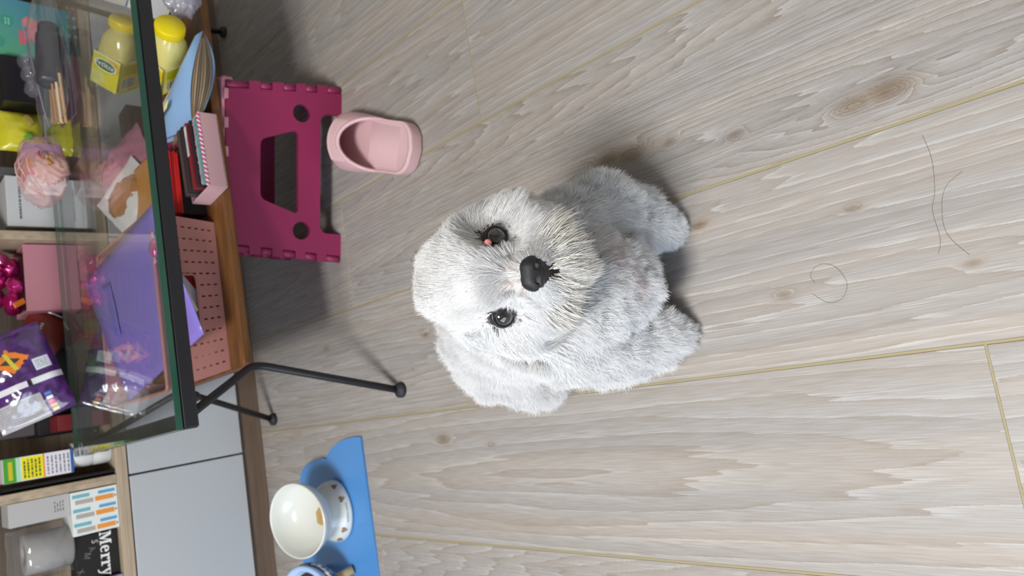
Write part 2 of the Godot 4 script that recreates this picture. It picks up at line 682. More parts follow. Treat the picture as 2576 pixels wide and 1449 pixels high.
func build_cabinet() -> void:
	var t := thing("bookcase", "pale oak bookcase with white drawer fronts behind the glass table", "bookcase", Vector3(0.19, 0, -1.763))
	var oak := wood_material([172.0, 155.0, 132.0], 5, 0.16, Vector3(1.2, 6.0, 1.2))
	var oak_up := wood_material([168.0, 151.0, 128.0], 9, 0.16, Vector3(6.0, 1.2, 6.0))
	oak_up.uv1_triplanar = true
	var plinth_wood := wood_material([102.0, 85.0, 71.0], 15, 0.14, Vector3(1.4, 6.0, 1.4))
	var D := 0.34
	var x_at := [-1.375, -0.825, -0.273, 0.279, 0.905, 1.38]   # board centres, measured from the middle of the case
	var add := func(called: String, c: Vector3, e: Vector3, m: Material, bev := 0.0012) -> MeshInstance3D:
		var s := S()
		box(s, Vector3.ZERO, e, bev)
		var o := obj(called, s, m, t)
		o.position = c
		return o
	add.call("plinth", Vector3(0, 0.0275, -D * 0.5 - 0.004), Vector3(2.774, 0.055, D - 0.012), plinth_wood)
	add.call("bottom_board", Vector3(0, 0.064, -D * 0.5 - 0.012), Vector3(2.774, 0.016, D - 0.026), oak)
	add.call("shelf_board", Vector3(0, 0.3315, -D * 0.5), Vector3(2.774, 0.023, D), oak)
	for y in [0.7115, 1.0915, 1.4715, 1.8515]:  # unseen upper rows, added to cut light bouncing off the wall behind
		add.call("added_upper_shelf", Vector3(0, y, -D * 0.5), Vector3(2.774, 0.023, D), oak)
	add.call("back_panel", Vector3(0, 0.98, -D + 0.004), Vector3(2.76, 1.84, 0.008), oak)
	for x in x_at:
		for k in 4:  # rows above the lowest are unseen, added with the upper shelves
			add.call("divider", Vector3(x, 0.5215 + 0.38 * k, -D * 0.5), Vector3(0.0195, 0.357, D), oak_up)
	# unseen brown doors, added to darken the glass reflection and the bounce light
	for i in 5:
		for k in 3:
			var door = add.call("added_upper_door", Vector3((x_at[i] + x_at[i + 1]) * 0.5, 0.9015 + 0.38 * k, 0.009), Vector3(x_at[i + 1] - x_at[i] - 0.004, 0.372, 0.018), M("4b4239", 0.5))
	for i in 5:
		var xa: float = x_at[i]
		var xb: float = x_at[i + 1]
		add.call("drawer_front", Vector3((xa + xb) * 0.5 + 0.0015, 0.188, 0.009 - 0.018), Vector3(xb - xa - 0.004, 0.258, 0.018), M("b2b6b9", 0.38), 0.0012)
		add.call("drawer_box", Vector3((xa + xb) * 0.5, 0.18, -0.15), Vector3(xb - xa - 0.05, 0.2, 0.25), oak)

# ---------------------------------------------------------------- glass coffee table
func build_table() -> void:
	var t := thing("coffee_table", "glass topped coffee table with black metal frame and wooden lower shelf", "table", Vector3(0.0, 0, -1.103), deg_to_rad(2.0))
	var black := M("1b1b1f", 0.42, {"spec": 0.5})
	var W := 1.075
	var D := 0.615
	# top: a clear pane whose polished rim shows its green depth
	var s := S()
	q(s, Vector3(0, 0.430, 0), Vector3(W, 0.430, 0), Vector3(W, 0.430, -D), Vector3(0, 0.430, -D))
	q(s, Vector3(0, 0.421, -D), Vector3(W, 0.421, -D), Vector3(W, 0.421, 0), Vector3(0, 0.421, 0))
	var pane := obj("glass_top", s, M("b9d0c6", 0.015, {"alpha": 0.02}), t)
	s = S()
	var e := 0.0012
	var ring := [Vector2(0, 0), Vector2(W, 0), Vector2(W, -D), Vector2(0, -D)]
	for i in 4:
		var a: Vector2 = ring[i]
		var b: Vector2 = ring[(i + 1) % 4]
		q(s, Vector3(a.x, 0.421, a.y), Vector3(b.x, 0.421, b.y), Vector3(b.x, 0.4294, b.y), Vector3(a.x, 0.4294, a.y))
		var mid := Vector2(W * 0.5, -D * 0.5)
		var a2 := a + (mid - a).sign() * e
		var b2 := b + (mid - b).sign() * e
		q(s, Vector3(a.x, 0.4294, a.y), Vector3(b.x, 0.4294, b.y), Vector3(b2.x, 0.4302, b2.y), Vector3(a2.x, 0.4302, a2.y))
	obj("glass_rim", s, M("1f4a3b", 0.12, {"spec": 0.6}), pane)
	# frame of square tube under the pane
	for b in [[Vector3(W * 0.5, 0.408, -0.013), Vector3(W, 0.024, 0.024)], [Vector3(W * 0.5, 0.408, -D + 0.013), Vector3(W, 0.024, 0.024)], [Vector3(0.013, 0.408, -D * 0.5), Vector3(0.024, 0.024, D - 0.05)], [Vector3(W - 0.013, 0.408, -D * 0.5), Vector3(0.024, 0.024, D - 0.05)]]:
		s = S()
		box(s, b[0], b[1], 0.003)
		obj("frame_bar", s, black, t)
	for x in [0.02, W - 0.02]:
		for z in [-0.02, -D + 0.02]:
			s = SM()
			lathe(s, [Vector2(0, 0.4195), Vector2(0.009, 0.4195), Vector2(0.009, 0.4209), Vector2(0, 0.4209)], 16, Transform3D(Basis(), Vector3(x, 0, z)))
			obj("glass_pad", s, M("c9d2da", 0.15, {"alpha": 0.4}), t)
	# four bent rod legs: in towards the shelf, then out to the floor
	for sx in [0, 1]:
		for sz in [0, 1]:
			var mx := func(x: float) -> float: return x if sx == 0 else W - x
			var mz := func(z: float) -> float: return z if sz == 0 else -D - z
			var top := Vector3(mx.call(0.022), 0.40, mz.call(-0.022))
			var bend := Vector3(mx.call(0.100), 0.247, mz.call(-0.120))
			var foot := Vector3(mx.call(0.010), 0.006, mz.call(-0.029))
			var path := []
			path.append(top)
			for k in 9:
				var u := k / 8.0
				var p0 := bend.lerp(top, 0.13)
				var p1 := bend.lerp(foot, 0.10)
				path.append(p0.lerp(bend, u).lerp(bend.lerp(p1, u), u))
			path.append(foot)
			s = SM()
			tube(s, path, 0.0070, 12)
			var leg := obj("leg", s, black, t)
			s = SM()
			lathe(s, [Vector2(0, 0), Vector2(0.0130, 0), Vector2(0.0152, 0.003), Vector2(0.0142, 0.010), Vector2(0.008, 0.0145), Vector2(0, 0.015)], 20, Transform3D(Basis(), Vector3(foot.x, 0, foot.z)))
			obj("foot_cap", s, M("26262b", 0.65), leg)
			s = SM()
			lathe(s, [Vector2(0, 0.386), Vector2(0.006, 0.386), Vector2(0.008, 0.389), Vector2(0.008, 0.397), Vector2(0, 0.397)], 14, Transform3D(Basis(), Vector3(mx.call(0.048), 0, mz.call(-0.02))))
			obj("screw_knob", s, black, t)
	# lower shelf, rounded at its corners and softened along its rim
	var z0 := -0.128
	var z1 := -D + 0.124
	var wood := wood_material([108.0, 70.0, 33.0], 21, 0.28, Vector3(1.6, 9.0, 1.6))
	var outline := rounded([Vector2(0.098, -z0), Vector2(W - 0.098, -z0), Vector2(W - 0.098, -z1), Vector2(0.098, -z1)], 0.018, 6)
	s = S()
	var n := outline.size()
	var c := Vector2(W * 0.5, -(z0 + z1) * 0.5)
	var lev := [[0.244, -0.003], [0.247, 0.0], [0.2585, 0.0], [0.2614, -0.0012], [0.262, -0.004]]
	var pt := func(i: int, l: Array) -> Vector3:
		var p: Vector2 = outline[i % n]
		var d: Vector2 = (p - c).sign() * l[1]
		return Vector3(p.x + d.x, l[0], -(p.y + d.y))
	for l in 4:
		for i in n:
			out_poly(s, [pt.call(i, lev[l]), pt.call(i + 1, lev[l]), pt.call(i + 1, lev[l + 1]), pt.call(i, lev[l + 1])], Vector3(c.x, 0.253, -c.y))
	for i in n:
		out_poly(s, [Vector3(c.x, 0.262, -c.y), pt.call(i, lev[4]), pt.call(i + 1, lev[4])], Vector3(c.x, 0, -c.y))
		out_poly(s, [Vector3(c.x, 0.244, -c.y), pt.call(i, lev[0]), pt.call(i + 1, lev[0])], Vector3(c.x, 1, -c.y))
	obj("wooden_shelf", s, wood, t)

# ---------------------------------------------------------------- folding stool
func build_stool() -> void:
	var t := thing("step_stool", "magenta plastic folding step stool with a pale pink seat under the table", "stool", Vector3(0.4815, 0, -1.248), deg_to_rad(-14.4))
	var mg := M("8a214e", 0.48)
	var pk := M("cf8e98", 0.5)
	var H := 0.237
	var lean := -8.0
	for side in [0, 1]:
		var panel := CSGCombiner3D.new()
		panel.name = "leg_panel"
		t.add_child(panel, true)
		panel.position = Vector3(0, 0, 0 if side == 0 else -0.22)
		panel.rotation.x = deg_to_rad(lean if side == 0 else -lean)
		var body := CSGPolygon3D.new()
		body.name = "body"
		# outline with hinge notches down both edges
		var left := []
		var notch := [[0.0, 0.032], [0.054, 0.078], [0.099, 0.125], [0.147, 0.170], [0.193, 0.237]]
		var edge := func(y: float) -> float: return 0.189 - 0.095 * y
		var pr := []
		pr.append(Vector2(0.127, 0.0))
		for k in notch:
			if k[0] > 0.0:
				pr.append(Vector2(edge.call(k[0]), k[0]))
			pr.append(Vector2(edge.call(k[0]) - 0.016, k[0]))
			pr.append(Vector2(edge.call(k[1]) - 0.016, k[1]))
			if k[1] < H:
				pr.append(Vector2(edge.call(k[1]), k[1]))
		var poly := PackedVector2Array()
		for p in pr:
			if poly.is_empty() or poly[-1].distance_to(p) > 0.0002:
				poly.append(p)
		for i in range(pr.size() - 1, -1, -1):
			var m := Vector2(-pr[i].x, pr[i].y)
			if poly[-1].distance_to(m) > 0.0002:
				poly.append(m)
		# arch between the feet
		for p in [[-0.125, 0.034], [-0.122, 0.041], [-0.112, 0.047], [0.112, 0.047], [0.122, 0.041], [0.125, 0.034]]:
			poly.append(Vector2(p[0], p[1]))
		body.polygon = poly
		body.depth = 0.012
		body.material = mg
		panel.add_child(body)
		for cx in [-0.121, 0.121]:
			var hole := CSGPolygon3D.new()
			hole.name = "round_hole"
			hole.polygon = circle(Vector2(cx, 0.087), 0.0185)
			hole.depth = 0.03
			hole.position.z = 0.01
			hole.operation = CSGShape3D.OPERATION_SUBTRACTION
			hole.material = mg
			panel.add_child(hole, true)
		var slot := CSGPolygon3D.new()
		slot.name = "handle_hole"
		slot.polygon = rounded([Vector2(-0.059, 0.171), Vector2(-0.088, 0.094), Vector2(0.086, 0.094), Vector2(0.059, 0.171)], 0.012)
		slot.depth = 0.03
		slot.position.z = 0.01
		slot.operation = CSGShape3D.OPERATION_SUBTRACTION
		slot.material = mg
		panel.add_child(slot)
		# hinge knuckles of the folding sides sit in the notches
		for sg in [-1, 1]:
			for k in notch:
				var y0: float = k[0] + 0.0012
				var y1: float = k[1] - 0.0012
				var s := SM()
				tube(s, [Vector3(sg * (edge.call(y0) - 0.0085), y0, -0.0075), Vector3(sg * (edge.call(y1) - 0.0085), y1, -0.0075)], 0.0078, 14)
				var kn := obj("hinge_knuckle", s, mg, t)
				kn.transform = panel.transform
	# folding side panels
	for sg in [-1, 1]:
		var s := S()
		for i in 2:
			var za := -0.012 - 0.03
			var zb := -0.105
			if i == 1:
				za = -0.115
				zb = -0.208 + 0.03
			var x0 := 0.150
			var a := [Vector3(sg * 0.181, 0.004, za + 0.022), Vector3(sg * 0.181, 0.004, zb - 0.0), Vector3(sg * 0.163, 0.228, zb), Vector3(sg * 0.163, 0.228, za)]
			if i == 1:
				a = [Vector3(sg * 0.181, 0.004, za), Vector3(sg * 0.181, 0.004, zb - 0.022), Vector3(sg * 0.163, 0.228, zb), Vector3(sg * 0.163, 0.228, za)]
			var b := []
			for v in a:
				b.append(v - Vector3(sg * 0.006, 0, 0))
			var c: Vector3 = (a[0] + b[2]) * 0.5
			out_poly(s, a.duplicate(), c)
			out_poly(s, b.duplicate(), c)
			for k in 4:
				var k2 := (k + 1) % 4
				out_poly(s, [a[k], a[k2], b[k2], b[k]], c)
		obj("side_panel", s, mg, t)
	# seat: two pale pink halves with turned-down rims and tabs
	for h in 2:
		var s := S()
		var zc := -0.078 if h == 0 else -0.160
		box(s, Vector3(0, H - 0.001, zc), Vector3(0.345, 0.008, 0.080), 0.003)
		for k in 6:
			var x := -0.14 + k * 0.056
			box(s, Vector3(x, H - 0.004, (-0.037 if h == 0 else -0.201)), Vector3(0.022, 0.010, 0.010), 0.002)
		for sg in [-1, 1]:
			box(s, Vector3(sg * 0.170, H - 0.010, zc), Vector3(0.010, 0.024, 0.076), 0.004)
		obj("seat_half", s, pk, t)

# ---------------------------------------------------------------- slipper
func build_slipper() -> void:
	var t := thing("slipper", "pale pink rubber slipper beside the magenta stool", "slipper", Vector3(0.493, 0, -1.092), deg_to_rad(-24))
	var pink := M("d8b4b7", 0.55, {"sss": 0.05})
	var sole_m := M("d9a79f", 0.6)
	var L := 0.285
	# half width along the foot, heel (0) to toe (1)
	var hw := func(u: float) -> float:
		var r := 0.0495 + 0.010 * smoothstep(0.2, 0.75, u)
		if u < 0.16:
			r *= sqrt(maxf(0.0, 1.0 - pow((0.16 - u) / 0.16, 2.4)))
		if u > 0.74:
			r *= sqrt(maxf(0.0, 1.0 - pow((u - 0.74) / 0.26, 2.5)))
		return r
	var zz := func(u: float) -> float: return L * 0.5 - u * L
	var N := 48
	var top := func(u: float) -> float: return 0.031 - 0.007 * smoothstep(0.25, 0.8, u)
	# sole: stacked outlines, with fine ridges round the heel
	var prof := [[0.0, 0.90], [0.001, 0.955], [0.006, 0.985], [0.009, 0.975], [0.012, 0.992], [0.015, 0.982], [0.018, 0.998], [0.021, 0.988], [0.024, 1.0], [0.0295, 1.0], [0.031, 0.985], [0.0305, 0.93], [0.0265, 0.895], [0.0255, 0.86], [0.0255, 0.0]]
	var s := SM()
	for j in prof.size() - 1:
		for i in N:
			var p := []
			for w in [[i, j], [i + 1, j], [i + 1, j + 1], [i, j + 1]]:
				var u: float = float(w[0]) / N
				var pr: Array = prof[w[1]]
				p.append([u, pr])
			for sg in [-1, 1]:
				var v := []
				for k in p:
					var u: float = k[0]
					var f: float = k[1][1]
					var uu := 0.5 + (u - 0.5) * lerpf(1.0, maxf(f, 0.0), 0.85 if f > 0.5 else 0.85)
					if f < 0.5:
						uu = 0.5 + (u - 0.5) * 0.87
					v.append(Vector3(sg * hw.call(u) * f, k[1][0] * top.call(u) / 0.031, zz.call(uu)))
				if sg == 1:
					q(s, v[0], v[1], v[2], v[3])
				else:
					q(s, v[1], v[0], v[3], v[2])
	obj("sole", s, pink, t)
	# upper: an arched band over the front half, its near rim highest
	s = SM()
	var A := 20
	var U := 24
	var up := func(i: int, a: int, off: float) -> Vector3:
		var u := 0.60 + 0.40 * float(i) / U
		var th := PI * float(a) / A
		var w: float = hw.call(minf(u, 0.995)) * 0.995 - off
		var edge := absf(cos(th))
		# the rim sweeps back along the sides
		var uu := u - (0.20 * edge * edge) * (1.0 - float(i) / U)
		if off > 0:
			uu = minf(uu, 0.972)
		w = hw.call(minf(uu, 0.995)) * 0.995 - off
		var hgt := 0.070 * pow(maxf(0.0, 1.0 - pow((u - 0.60) / 0.43, 2.0)), 0.8)
		var y0 := 0.022
		return Vector3(cos(th) * maxf(w, 0.0), y0 + maxf(0.004, hgt - off - 0.010) * pow(sin(th), 0.72), zz.call(uu))
	for i in U:
		for a in A:
			var o := [up.call(i, a, 0.0), up.call(i, a + 1, 0.0), up.call(i + 1, a + 1, 0.0), up.call(i + 1, a, 0.0)]
			var n := [up.call(i, a, 0.0055), up.call(i, a + 1, 0.0055), up.call(i + 1, a + 1, 0.0055), up.call(i + 1, a, 0.0055)]
			q(s, o[0], o[3], o[2], o[1])
			q(s, n[0], n[1], n[2], n[3])
			if i == 0:
				q(s, o[0], o[1], n[1], n[0])
	obj("upper", s, pink, t)
	# ridges across the top of the band
	s = SM()
	for k in 9:
		var path := []
		for a in range(5, A - 4):
			path.append(up.call(3 + k * 2, a, -0.0002))
		tube(s, path, 0.0011, 6)
	obj("upper_ridges", s, pink, t)
	# insole texture: fine cross ribs
	s = SM()
	for k in 34:
		var u := 0.12 + k * 0.012
		var w: float = hw.call(u) * 0.80
		var y: float = 0.0255 * top.call(u) / 0.031
		tube(s, [Vector3(-w, y, zz.call(0.5 + (u - 0.5) * 0.87)), Vector3(w, y, zz.call(0.5 + (u - 0.5) * 0.87))], 0.0006, 5)
	obj("insole_ribs", s, pink, t)

# ---------------------------------------------------------------- feeding place
func build_feeding() -> void:
	var s := S()
	var right := [Vector2(-0.074, 1.298), Vector2(-0.073, 1.322), Vector2(-0.074, 1.343), Vector2(-0.077, 1.37), Vector2(-0.083, 1.395), Vector2(-0.090, 1.415), Vector2(-0.098, 1.433), Vector2(-0.108, 1.446), Vector2(-0.116, 1.451), Vector2(-0.113, 1.472), Vector2(-0.117, 1.495), Vector2(-0.122, 1.53), Vector2(-0.128, 1.552), Vector2(-0.138, 1.57), Vector2(-0.154, 1.583), Vector2(-0.175, 1.588), Vector2(-0.2, 1.588), Vector2(-0.225, 1.594), Vector2(-0.25, 1.61), Vector2(-0.285, 1.62)]
	var mid := -0.32
	var poly := PackedVector2Array()
	for p in right:
		poly.append(p)
	for i in range(right.size() - 1, -1, -1):
		poly.append(Vector2(mid * 2 - right[i].x, right[i].y))
	# drawn in plan: x, and distance into the room
	var xf := Transform3D(Basis(Vector3(1, 0, 0), Vector3(0, 0, -1), Vector3(0, 1, 0)), Vector3.ZERO)
	prism(s, poly, 0.0002, 0.003, xf)
	var mat_o := obj("feeding_mat", s, M("4e8ccb", 0.33, {"spec": 0.5}))
	tag(mat_o, "blue cloud shaped silicone mat under the pet bowls", "mat")
	s = SM()
	var rim := []
	for p in poly:
		rim.append(Vector3(p.x, 0.003, -p.y))
	rim.append(rim[0])
	tube(s, rim, 0.0012, 6)
	obj("raised_rim", s, M("4e8ccb", 0.33, {"spec": 0.5}), mat_o)

	# white bowl on a flared foot, its dish tipped towards the room
	var b := thing("pet_bowl", "white ceramic pet bowl with brown hearts on its raised foot", "bowl", Vector3(-0.226, 0.003, -1.43))
	var china := M("d4d6cf", 0.16, {"spec": 0.5, "coat": 0.3})
	s = SM()
	lathe(s, [Vector2(0, 0.0), Vector2(0.060, 0.0), Vector2(0.0665, 0.003), Vector2(0.0675, 0.008), Vector2(0.064, 0.022), Vector2(0.055, 0.038), Vector2(0.049, 0.048), Vector2(0.047, 0.054), Vector2(0.040, 0.057), Vector2(0.0, 0.057)], 48)
	obj("foot", s, china, b)
	var tilt := rot(17, -6, 0)
	var dx := Transform3D(tilt, Vector3(0.004, 0.110, 0.026))
	s = SM()
	lathe(s, [Vector2(0, -0.058), Vector2(0.030, -0.057), Vector2(0.048, -0.050), Vector2(0.062, -0.038), Vector2(0.072, -0.022), Vector2(0.0765, -0.006), Vector2(0.0775, 0.0), Vector2(0.0765, 0.0018), Vector2(0.0745, 0.0015), Vector2(0.0735, -0.001), Vector2(0.0715, -0.012), Vector2(0.064, -0.028), Vector2(0.052, -0.040), Vector2(0.036, -0.0465), Vector2(0.018, -0.0485), Vector2(0, -0.0488)], 64, dx)
	obj("dish", s, china, b)
	# printed puppy head on the bottom of the dish
	var pup := PackedVector2Array()
	for k in 40:
		var a := TAU * k / 40
		var r := 0.0135 + 0.0016 * cos(2 * a) + 0.0012 * cos(5 * a + 0.6)
		pup.append(Vector2(cos(a) * r * 1.25, sin(a) * r * 0.9))
	s = S()
	prism(s, pup, 0.0, 0.0005, dx * Transform3D(Basis(Vector3(1, 0, 0), Vector3(0, 0, -1), Vector3(0, 1, 0)), Vector3(-0.002, -0.0462, 0.020)))
	var pr := obj("puppy_print", s, M("b3955f", 0.3), b)
	s = S()
	for e in [Vector2(-0.004, 0.001), Vector2(0.004, 0.001), Vector2(0, -0.002)]:
		prism(s, circle(e, 0.0008, 8), 0.0, 0.0008, dx * Transform3D(Basis(Vector3(1, 0, 0), Vector3(0, 0, -1), Vector3(0, 1, 0)), Vector3(-0.002, -0.0462, 0.020)))
	obj("face_dots", s, M("5a4c40", 0.4), pr)
	# hearts and a line of lettering round the foot
	for a in [-62, -34, 26, 58, 150, 200]:
		var heart := PackedVector2Array()
		for k in 30:
			var th := TAU * k / 30
			heart.append(Vector2(16 * pow(sin(th), 3), 13 * cos(th) - 5 * cos(2 * th) - 2 * cos(3 * th) - cos(4 * th)) * 0.00042)
		var an := deg_to_rad(a)
		var ba := Basis(Vector3.UP, an) * rot(-28, 0, 0)
		s = S()
		prism(s, heart, -0.004, 0.0008, Transform3D(ba, Basis(Vector3.UP, an) * Vector3(0, 0.021, 0.0643)))
		obj("heart_print", s, M("8b6a55", 0.35), b)
	for k in 13:
		var an := deg_to_rad(-17 + k * 2.6 + (1.4 if k > 6 else 0.0))
		s = S()
		box(s, Basis(Vector3.UP, an) * Vector3(0, 0.0155, 0.0662), Vector3(0.0018, 0.0026 if k % 3 else 0.0036, 0.001), 0.0, Basis(Vector3.UP, an) * rot(-14, 0, 0))
		obj("small_print", s, M("9aa3a8", 0.4), b)

	# second bowl, blue, in a round holder on wooden pegs, mostly out of the picture
	var c := thing("blue_pet_bowl", "light blue pet bowl on wooden pegs at the edge of the mat", "bowl", Vector3(-0.392, 0.003, -1.452))
	var tx := Transform3D(rot(15, -8, 0), Vector3(0.0, 0.094, 0.02))
	s = SM()
	lathe(s, [Vector2(0, -0.050), Vector2(0.03, -0.049), Vector2(0.052, -0.040), Vector2(0.066, -0.024), Vector2(0.073, -0.006), Vector2(0.0745, 0.0), Vector2(0.072, 0.003), Vector2(0.066, 0.003), Vector2(0.062, 0.0), Vector2(0.058, -0.014), Vector2(0.046, -0.028), Vector2(0.0, -0.034)], 56, tx)
	obj("dish", s, M("a9c3ea", 0.2, {"coat": 0.4}), c)
	s = SM()
	lathe(s, [Vector2(0, -0.016), Vector2(0.03, -0.014), Vector2(0.0565, -0.017)], 40, tx)
	obj("dark_food", s, M("2d231c", 0.7), c)
	var im := canvas(128, 64, "5f7398")
	var nz := noise(44, 0.06, 3)
	for y in 64:
		for x in 128:
			var v := nz.get_noise_2d(x, y * 1.6)
			var w := nz.get_noise_2d(x + 400, y * 1.6)
			if v > 0.12: im.set_pixel(x, y, hexc("e2dcd6"))
			elif v < -0.22: im.set_pixel(x, y, hexc("3c3a4a"))
			elif w > 0.2: im.set_pixel(x, y, hexc("7a5a42"))
	var marble := textured(im, 0.25)
	marble.uv1_triplanar = true
	marble.uv1_scale = Vector3(9, 9, 9)
	marble.texture_repeat = true
	s = SM()
	lathe(s, [Vector2(0.030, -0.062), Vector2(0.050, -0.058), Vector2(0.066, -0.040), Vector2(0.0745, -0.022), Vector2(0.0745, -0.016), Vector2(0.070, -0.016), Vector2(0.05, -0.044), Vector2(0.03, -0.052)], 48, tx)
	obj("holder", s, marble, c)
	for a in [35, 155, 275]:
		var d := Basis(Vector3.UP, deg_to_rad(a)) * Vector3(0, 0, 1)
		s = SM()
		tube(s, [d * 0.046 + Vector3(0, 0.052, 0), d * 0.074 + Vector3(0, 0.003, 0)], 0.0095, 18)
		obj("wooden_peg", s, M("b59f76", 0.55), c)

# ---------------------------------------------------------------- the dog
class Field:
	var o: Vector3
	var cell: float
	var nx: int
	var ny: int
	var nz: int
	var f := PackedFloat32Array()

	func _init(lo: Vector3, hi: Vector3, c: float) -> void:
		o = lo
		cell = c
		nx = int(ceil((hi.x - lo.x) / c)) + 1
		ny = int(ceil((hi.y - lo.y) / c)) + 1
		nz = int(ceil((hi.z - lo.z) / c)) + 1
		f.resize(nx * ny * nz)
		f.fill(1.0)

	# a tapered capsule joined (k > 0) to what is there, or cut out of it (k < 0)
	func bone(a: Vector3, b: Vector3, ra: float, rb: float, k: float, squash := Vector3.ONE) -> void:
		var kk := absf(k)
		var mg := maxf(ra, rb) * maxf(squash.x, maxf(squash.y, squash.z)) + kk + cell * 2.5
		var lo := (a.min(b) - Vector3.ONE * mg - o) / cell
		var hi := (a.max(b) + Vector3.ONE * mg - o) / cell
		var ab := b - a
		var l2 := maxf(ab.length_squared(), 1e-9)
		for z in range(maxi(0, int(lo.z)), mini(nz, int(hi.z) + 1)):
			for y in range(maxi(0, int(lo.y)), mini(ny, int(hi.y) + 1)):
				var row := (z * ny + y) * nx
				for x in range(maxi(0, int(lo.x)), mini(nx, int(hi.x) + 1)):
					var p := o + Vector3(x, y, z) * cell
					var t := clampf((p - a).dot(ab) / l2, 0.0, 1.0)
					var d := ((p - a - ab * t) / squash).length() - lerpf(ra, rb, t)
					var e := f[row + x]
					if k > 0.0:
						var h := clampf(0.5 + 0.5 * (e - d) / kk, 0.0, 1.0)
						f[row + x] = lerpf(e, d, h) - kk * h * (1.0 - h)
					else:
						d = -d
						var h := clampf(0.5 - 0.5 * (e - d) / kk, 0.0, 1.0)
						f[row + x] = lerpf(e, d, h) + kk * h * (1.0 - h)

	# surface nets: [vertices, normals, indices]
	func nets() -> Array:
		var verts := PackedVector3Array()
		var idx := PackedInt32Array()
		var at := PackedInt32Array()
		at.resize(nx * ny * nz)
		at.fill(-1)
		var sx := 1
		var sy := nx
		var sz := nx * ny
		var corner := [0, sx, sy, sx + sy, sz, sx + sz, sy + sz, sx + sy + sz]
		var cp := [Vector3(0, 0, 0), Vector3(1, 0, 0), Vector3(0, 1, 0), Vector3(1, 1, 0), Vector3(0, 0, 1), Vector3(1, 0, 1), Vector3(0, 1, 1), Vector3(1, 1, 1)]
		var edges := [[0, 1], [2, 3], [4, 5], [6, 7], [0, 2], [1, 3], [4, 6], [5, 7], [0, 4], [1, 5], [2, 6], [3, 7]]
		for z in nz - 1:
			for y in ny - 1:
				for x in nx - 1:
					var i := (z * ny + y) * nx + x
					var m := 0
					for c in 8:
						if f[i + corner[c]] < 0.0:
							m |= 1 << c
					if m == 0 or m == 255:
						continue
					var s := Vector3.ZERO
					var n := 0
					for e in edges:
						var a := f[i + corner[e[0]]]
						var b := f[i + corner[e[1]]]
						if (a < 0.0) != (b < 0.0):
							s += cp[e[0]].lerp(cp[e[1]], a / (a - b))
							n += 1
					at[i] = verts.size()
					verts.append(o + (Vector3(x, y, z) + s / n) * cell)
		for z in range(1, nz - 1):
			for y in range(1, ny - 1):
				for x in range(1, nx - 1):
					var i := (z * ny + y) * nx + x
					var a := f[i] < 0.0
					for ax in 3:
						var st: int = [sx, sy, sz][ax]
						if a == (f[i + st] < 0.0):
							continue
						var u: int = [sy, sz, sx][ax]
						var v: int = [sz, sx, sy][ax]
						var p0 := at[i - u - v]
						var p1 := at[i - v]
						var p2 := at[i]
						var p3 := at[i - u]
						if p0 < 0 or p1 < 0 or p2 < 0 or p3 < 0:
							continue
						# wound clockwise as seen from outside
						if a:
							idx.append_array([p0, p2, p1, p0, p3, p2])
						else:
							idx.append_array([p0, p1, p2, p0, p2, p3])
		var nor := PackedVector3Array()
		nor.resize(verts.size())
		for i in range(0, idx.size(), 3):
			var nn := (verts[idx[i + 2]] - verts[idx[i]]).cross(verts[idx[i + 1]] - verts[idx[i]])
			for k in 3:
				nor[idx[i + k]] += nn
		for i in nor.size():
			nor[i] = nor[i].normalized()
		return [verts, nor, idx]

const HEAD := Transform3D(Basis(Vector3(0.9878, 0.0572, 0.1449), Vector3(0.0048, 0.9185, -0.3954), Vector3(-0.1557, 0.3912, 0.907)), Vector3(0.0941, 0.345, -0.462))

func mesh_of(n: Array, colors = null) -> ArrayMesh:
	var arr := []
	arr.resize(Mesh.ARRAY_MAX)
	arr[Mesh.ARRAY_VERTEX] = n[0]
	arr[Mesh.ARRAY_NORMAL] = n[1]
	arr[Mesh.ARRAY_INDEX] = n[2]
	if colors != null:
		arr[Mesh.ARRAY_COLOR] = colors
	var m := ArrayMesh.new()
	m.add_surface_from_arrays(Mesh.PRIMITIVE_TRIANGLES, arr)
	return m

# a lock of hair one unit long that grows along +y and bends towards +x, the side where the skin is
func lock(seed_: int, strands: int, root_r: float, tip_r: float, bend: float, wave: float, thick: float, clump: float) -> ArrayMesh:
	var r := RandomNumberGenerator.new()
	r.seed = seed_
	var verts := PackedVector3Array()
	var nor := PackedVector3Array()
	var idx := PackedInt32Array()
	var seg := 5
	for n in strands:
		var a := r.randf() * TAU
		var rr := root_r * sqrt(r.randf())
		var root := Vector3(cos(a) * rr, 0, sin(a) * rr)
		var a2 := a + r.randf_range(-0.7, 0.7)
		var tip := Vector3(cos(a2), 0, sin(a2)) * tip_r * r.randf() + root * (1.0 - clump)
		var len_ := r.randf_range(0.62, 1.08)
		var b := bend * r.randf_range(0.6, 1.4)
		var wv := wave * r.randf_range(0.5, 1.3)
		var ph := r.randf_range(-0.6, 0.6)
		var w := thick * r.randf_range(0.7, 1.25)
		var first := verts.size()
		for k in seg + 1:
			var t := float(k) / seg
			var c := root.lerp(tip, t) + Vector3(b * t * t + sin(t * 4.2 + ph) * wv * t, (t - 0.22 * b * t * t * t) * len_, cos(t * 4.2 + ph) * wv * t - cos(ph) * wv * t * 0.5)
			var ww := w * (1.0 - 0.8 * t * t)
			for s in 3:
				var d := Vector3(cos(TAU * s / 3.0 + a), 0, sin(TAU * s / 3.0 + a))
				verts.append(c + d * ww)
				nor.append((d + Vector3(-0.30, 0.10, 0)).normalized())
		for k in seg:
			for s in 3:
				var s2 := (s + 1) % 3
				var p := first + k * 3
				idx.append_array([p + s, p + s2, p + 3 + s2, p + s, p + 3 + s2, p + 3 + s])
	return mesh_of([verts, nor, idx])

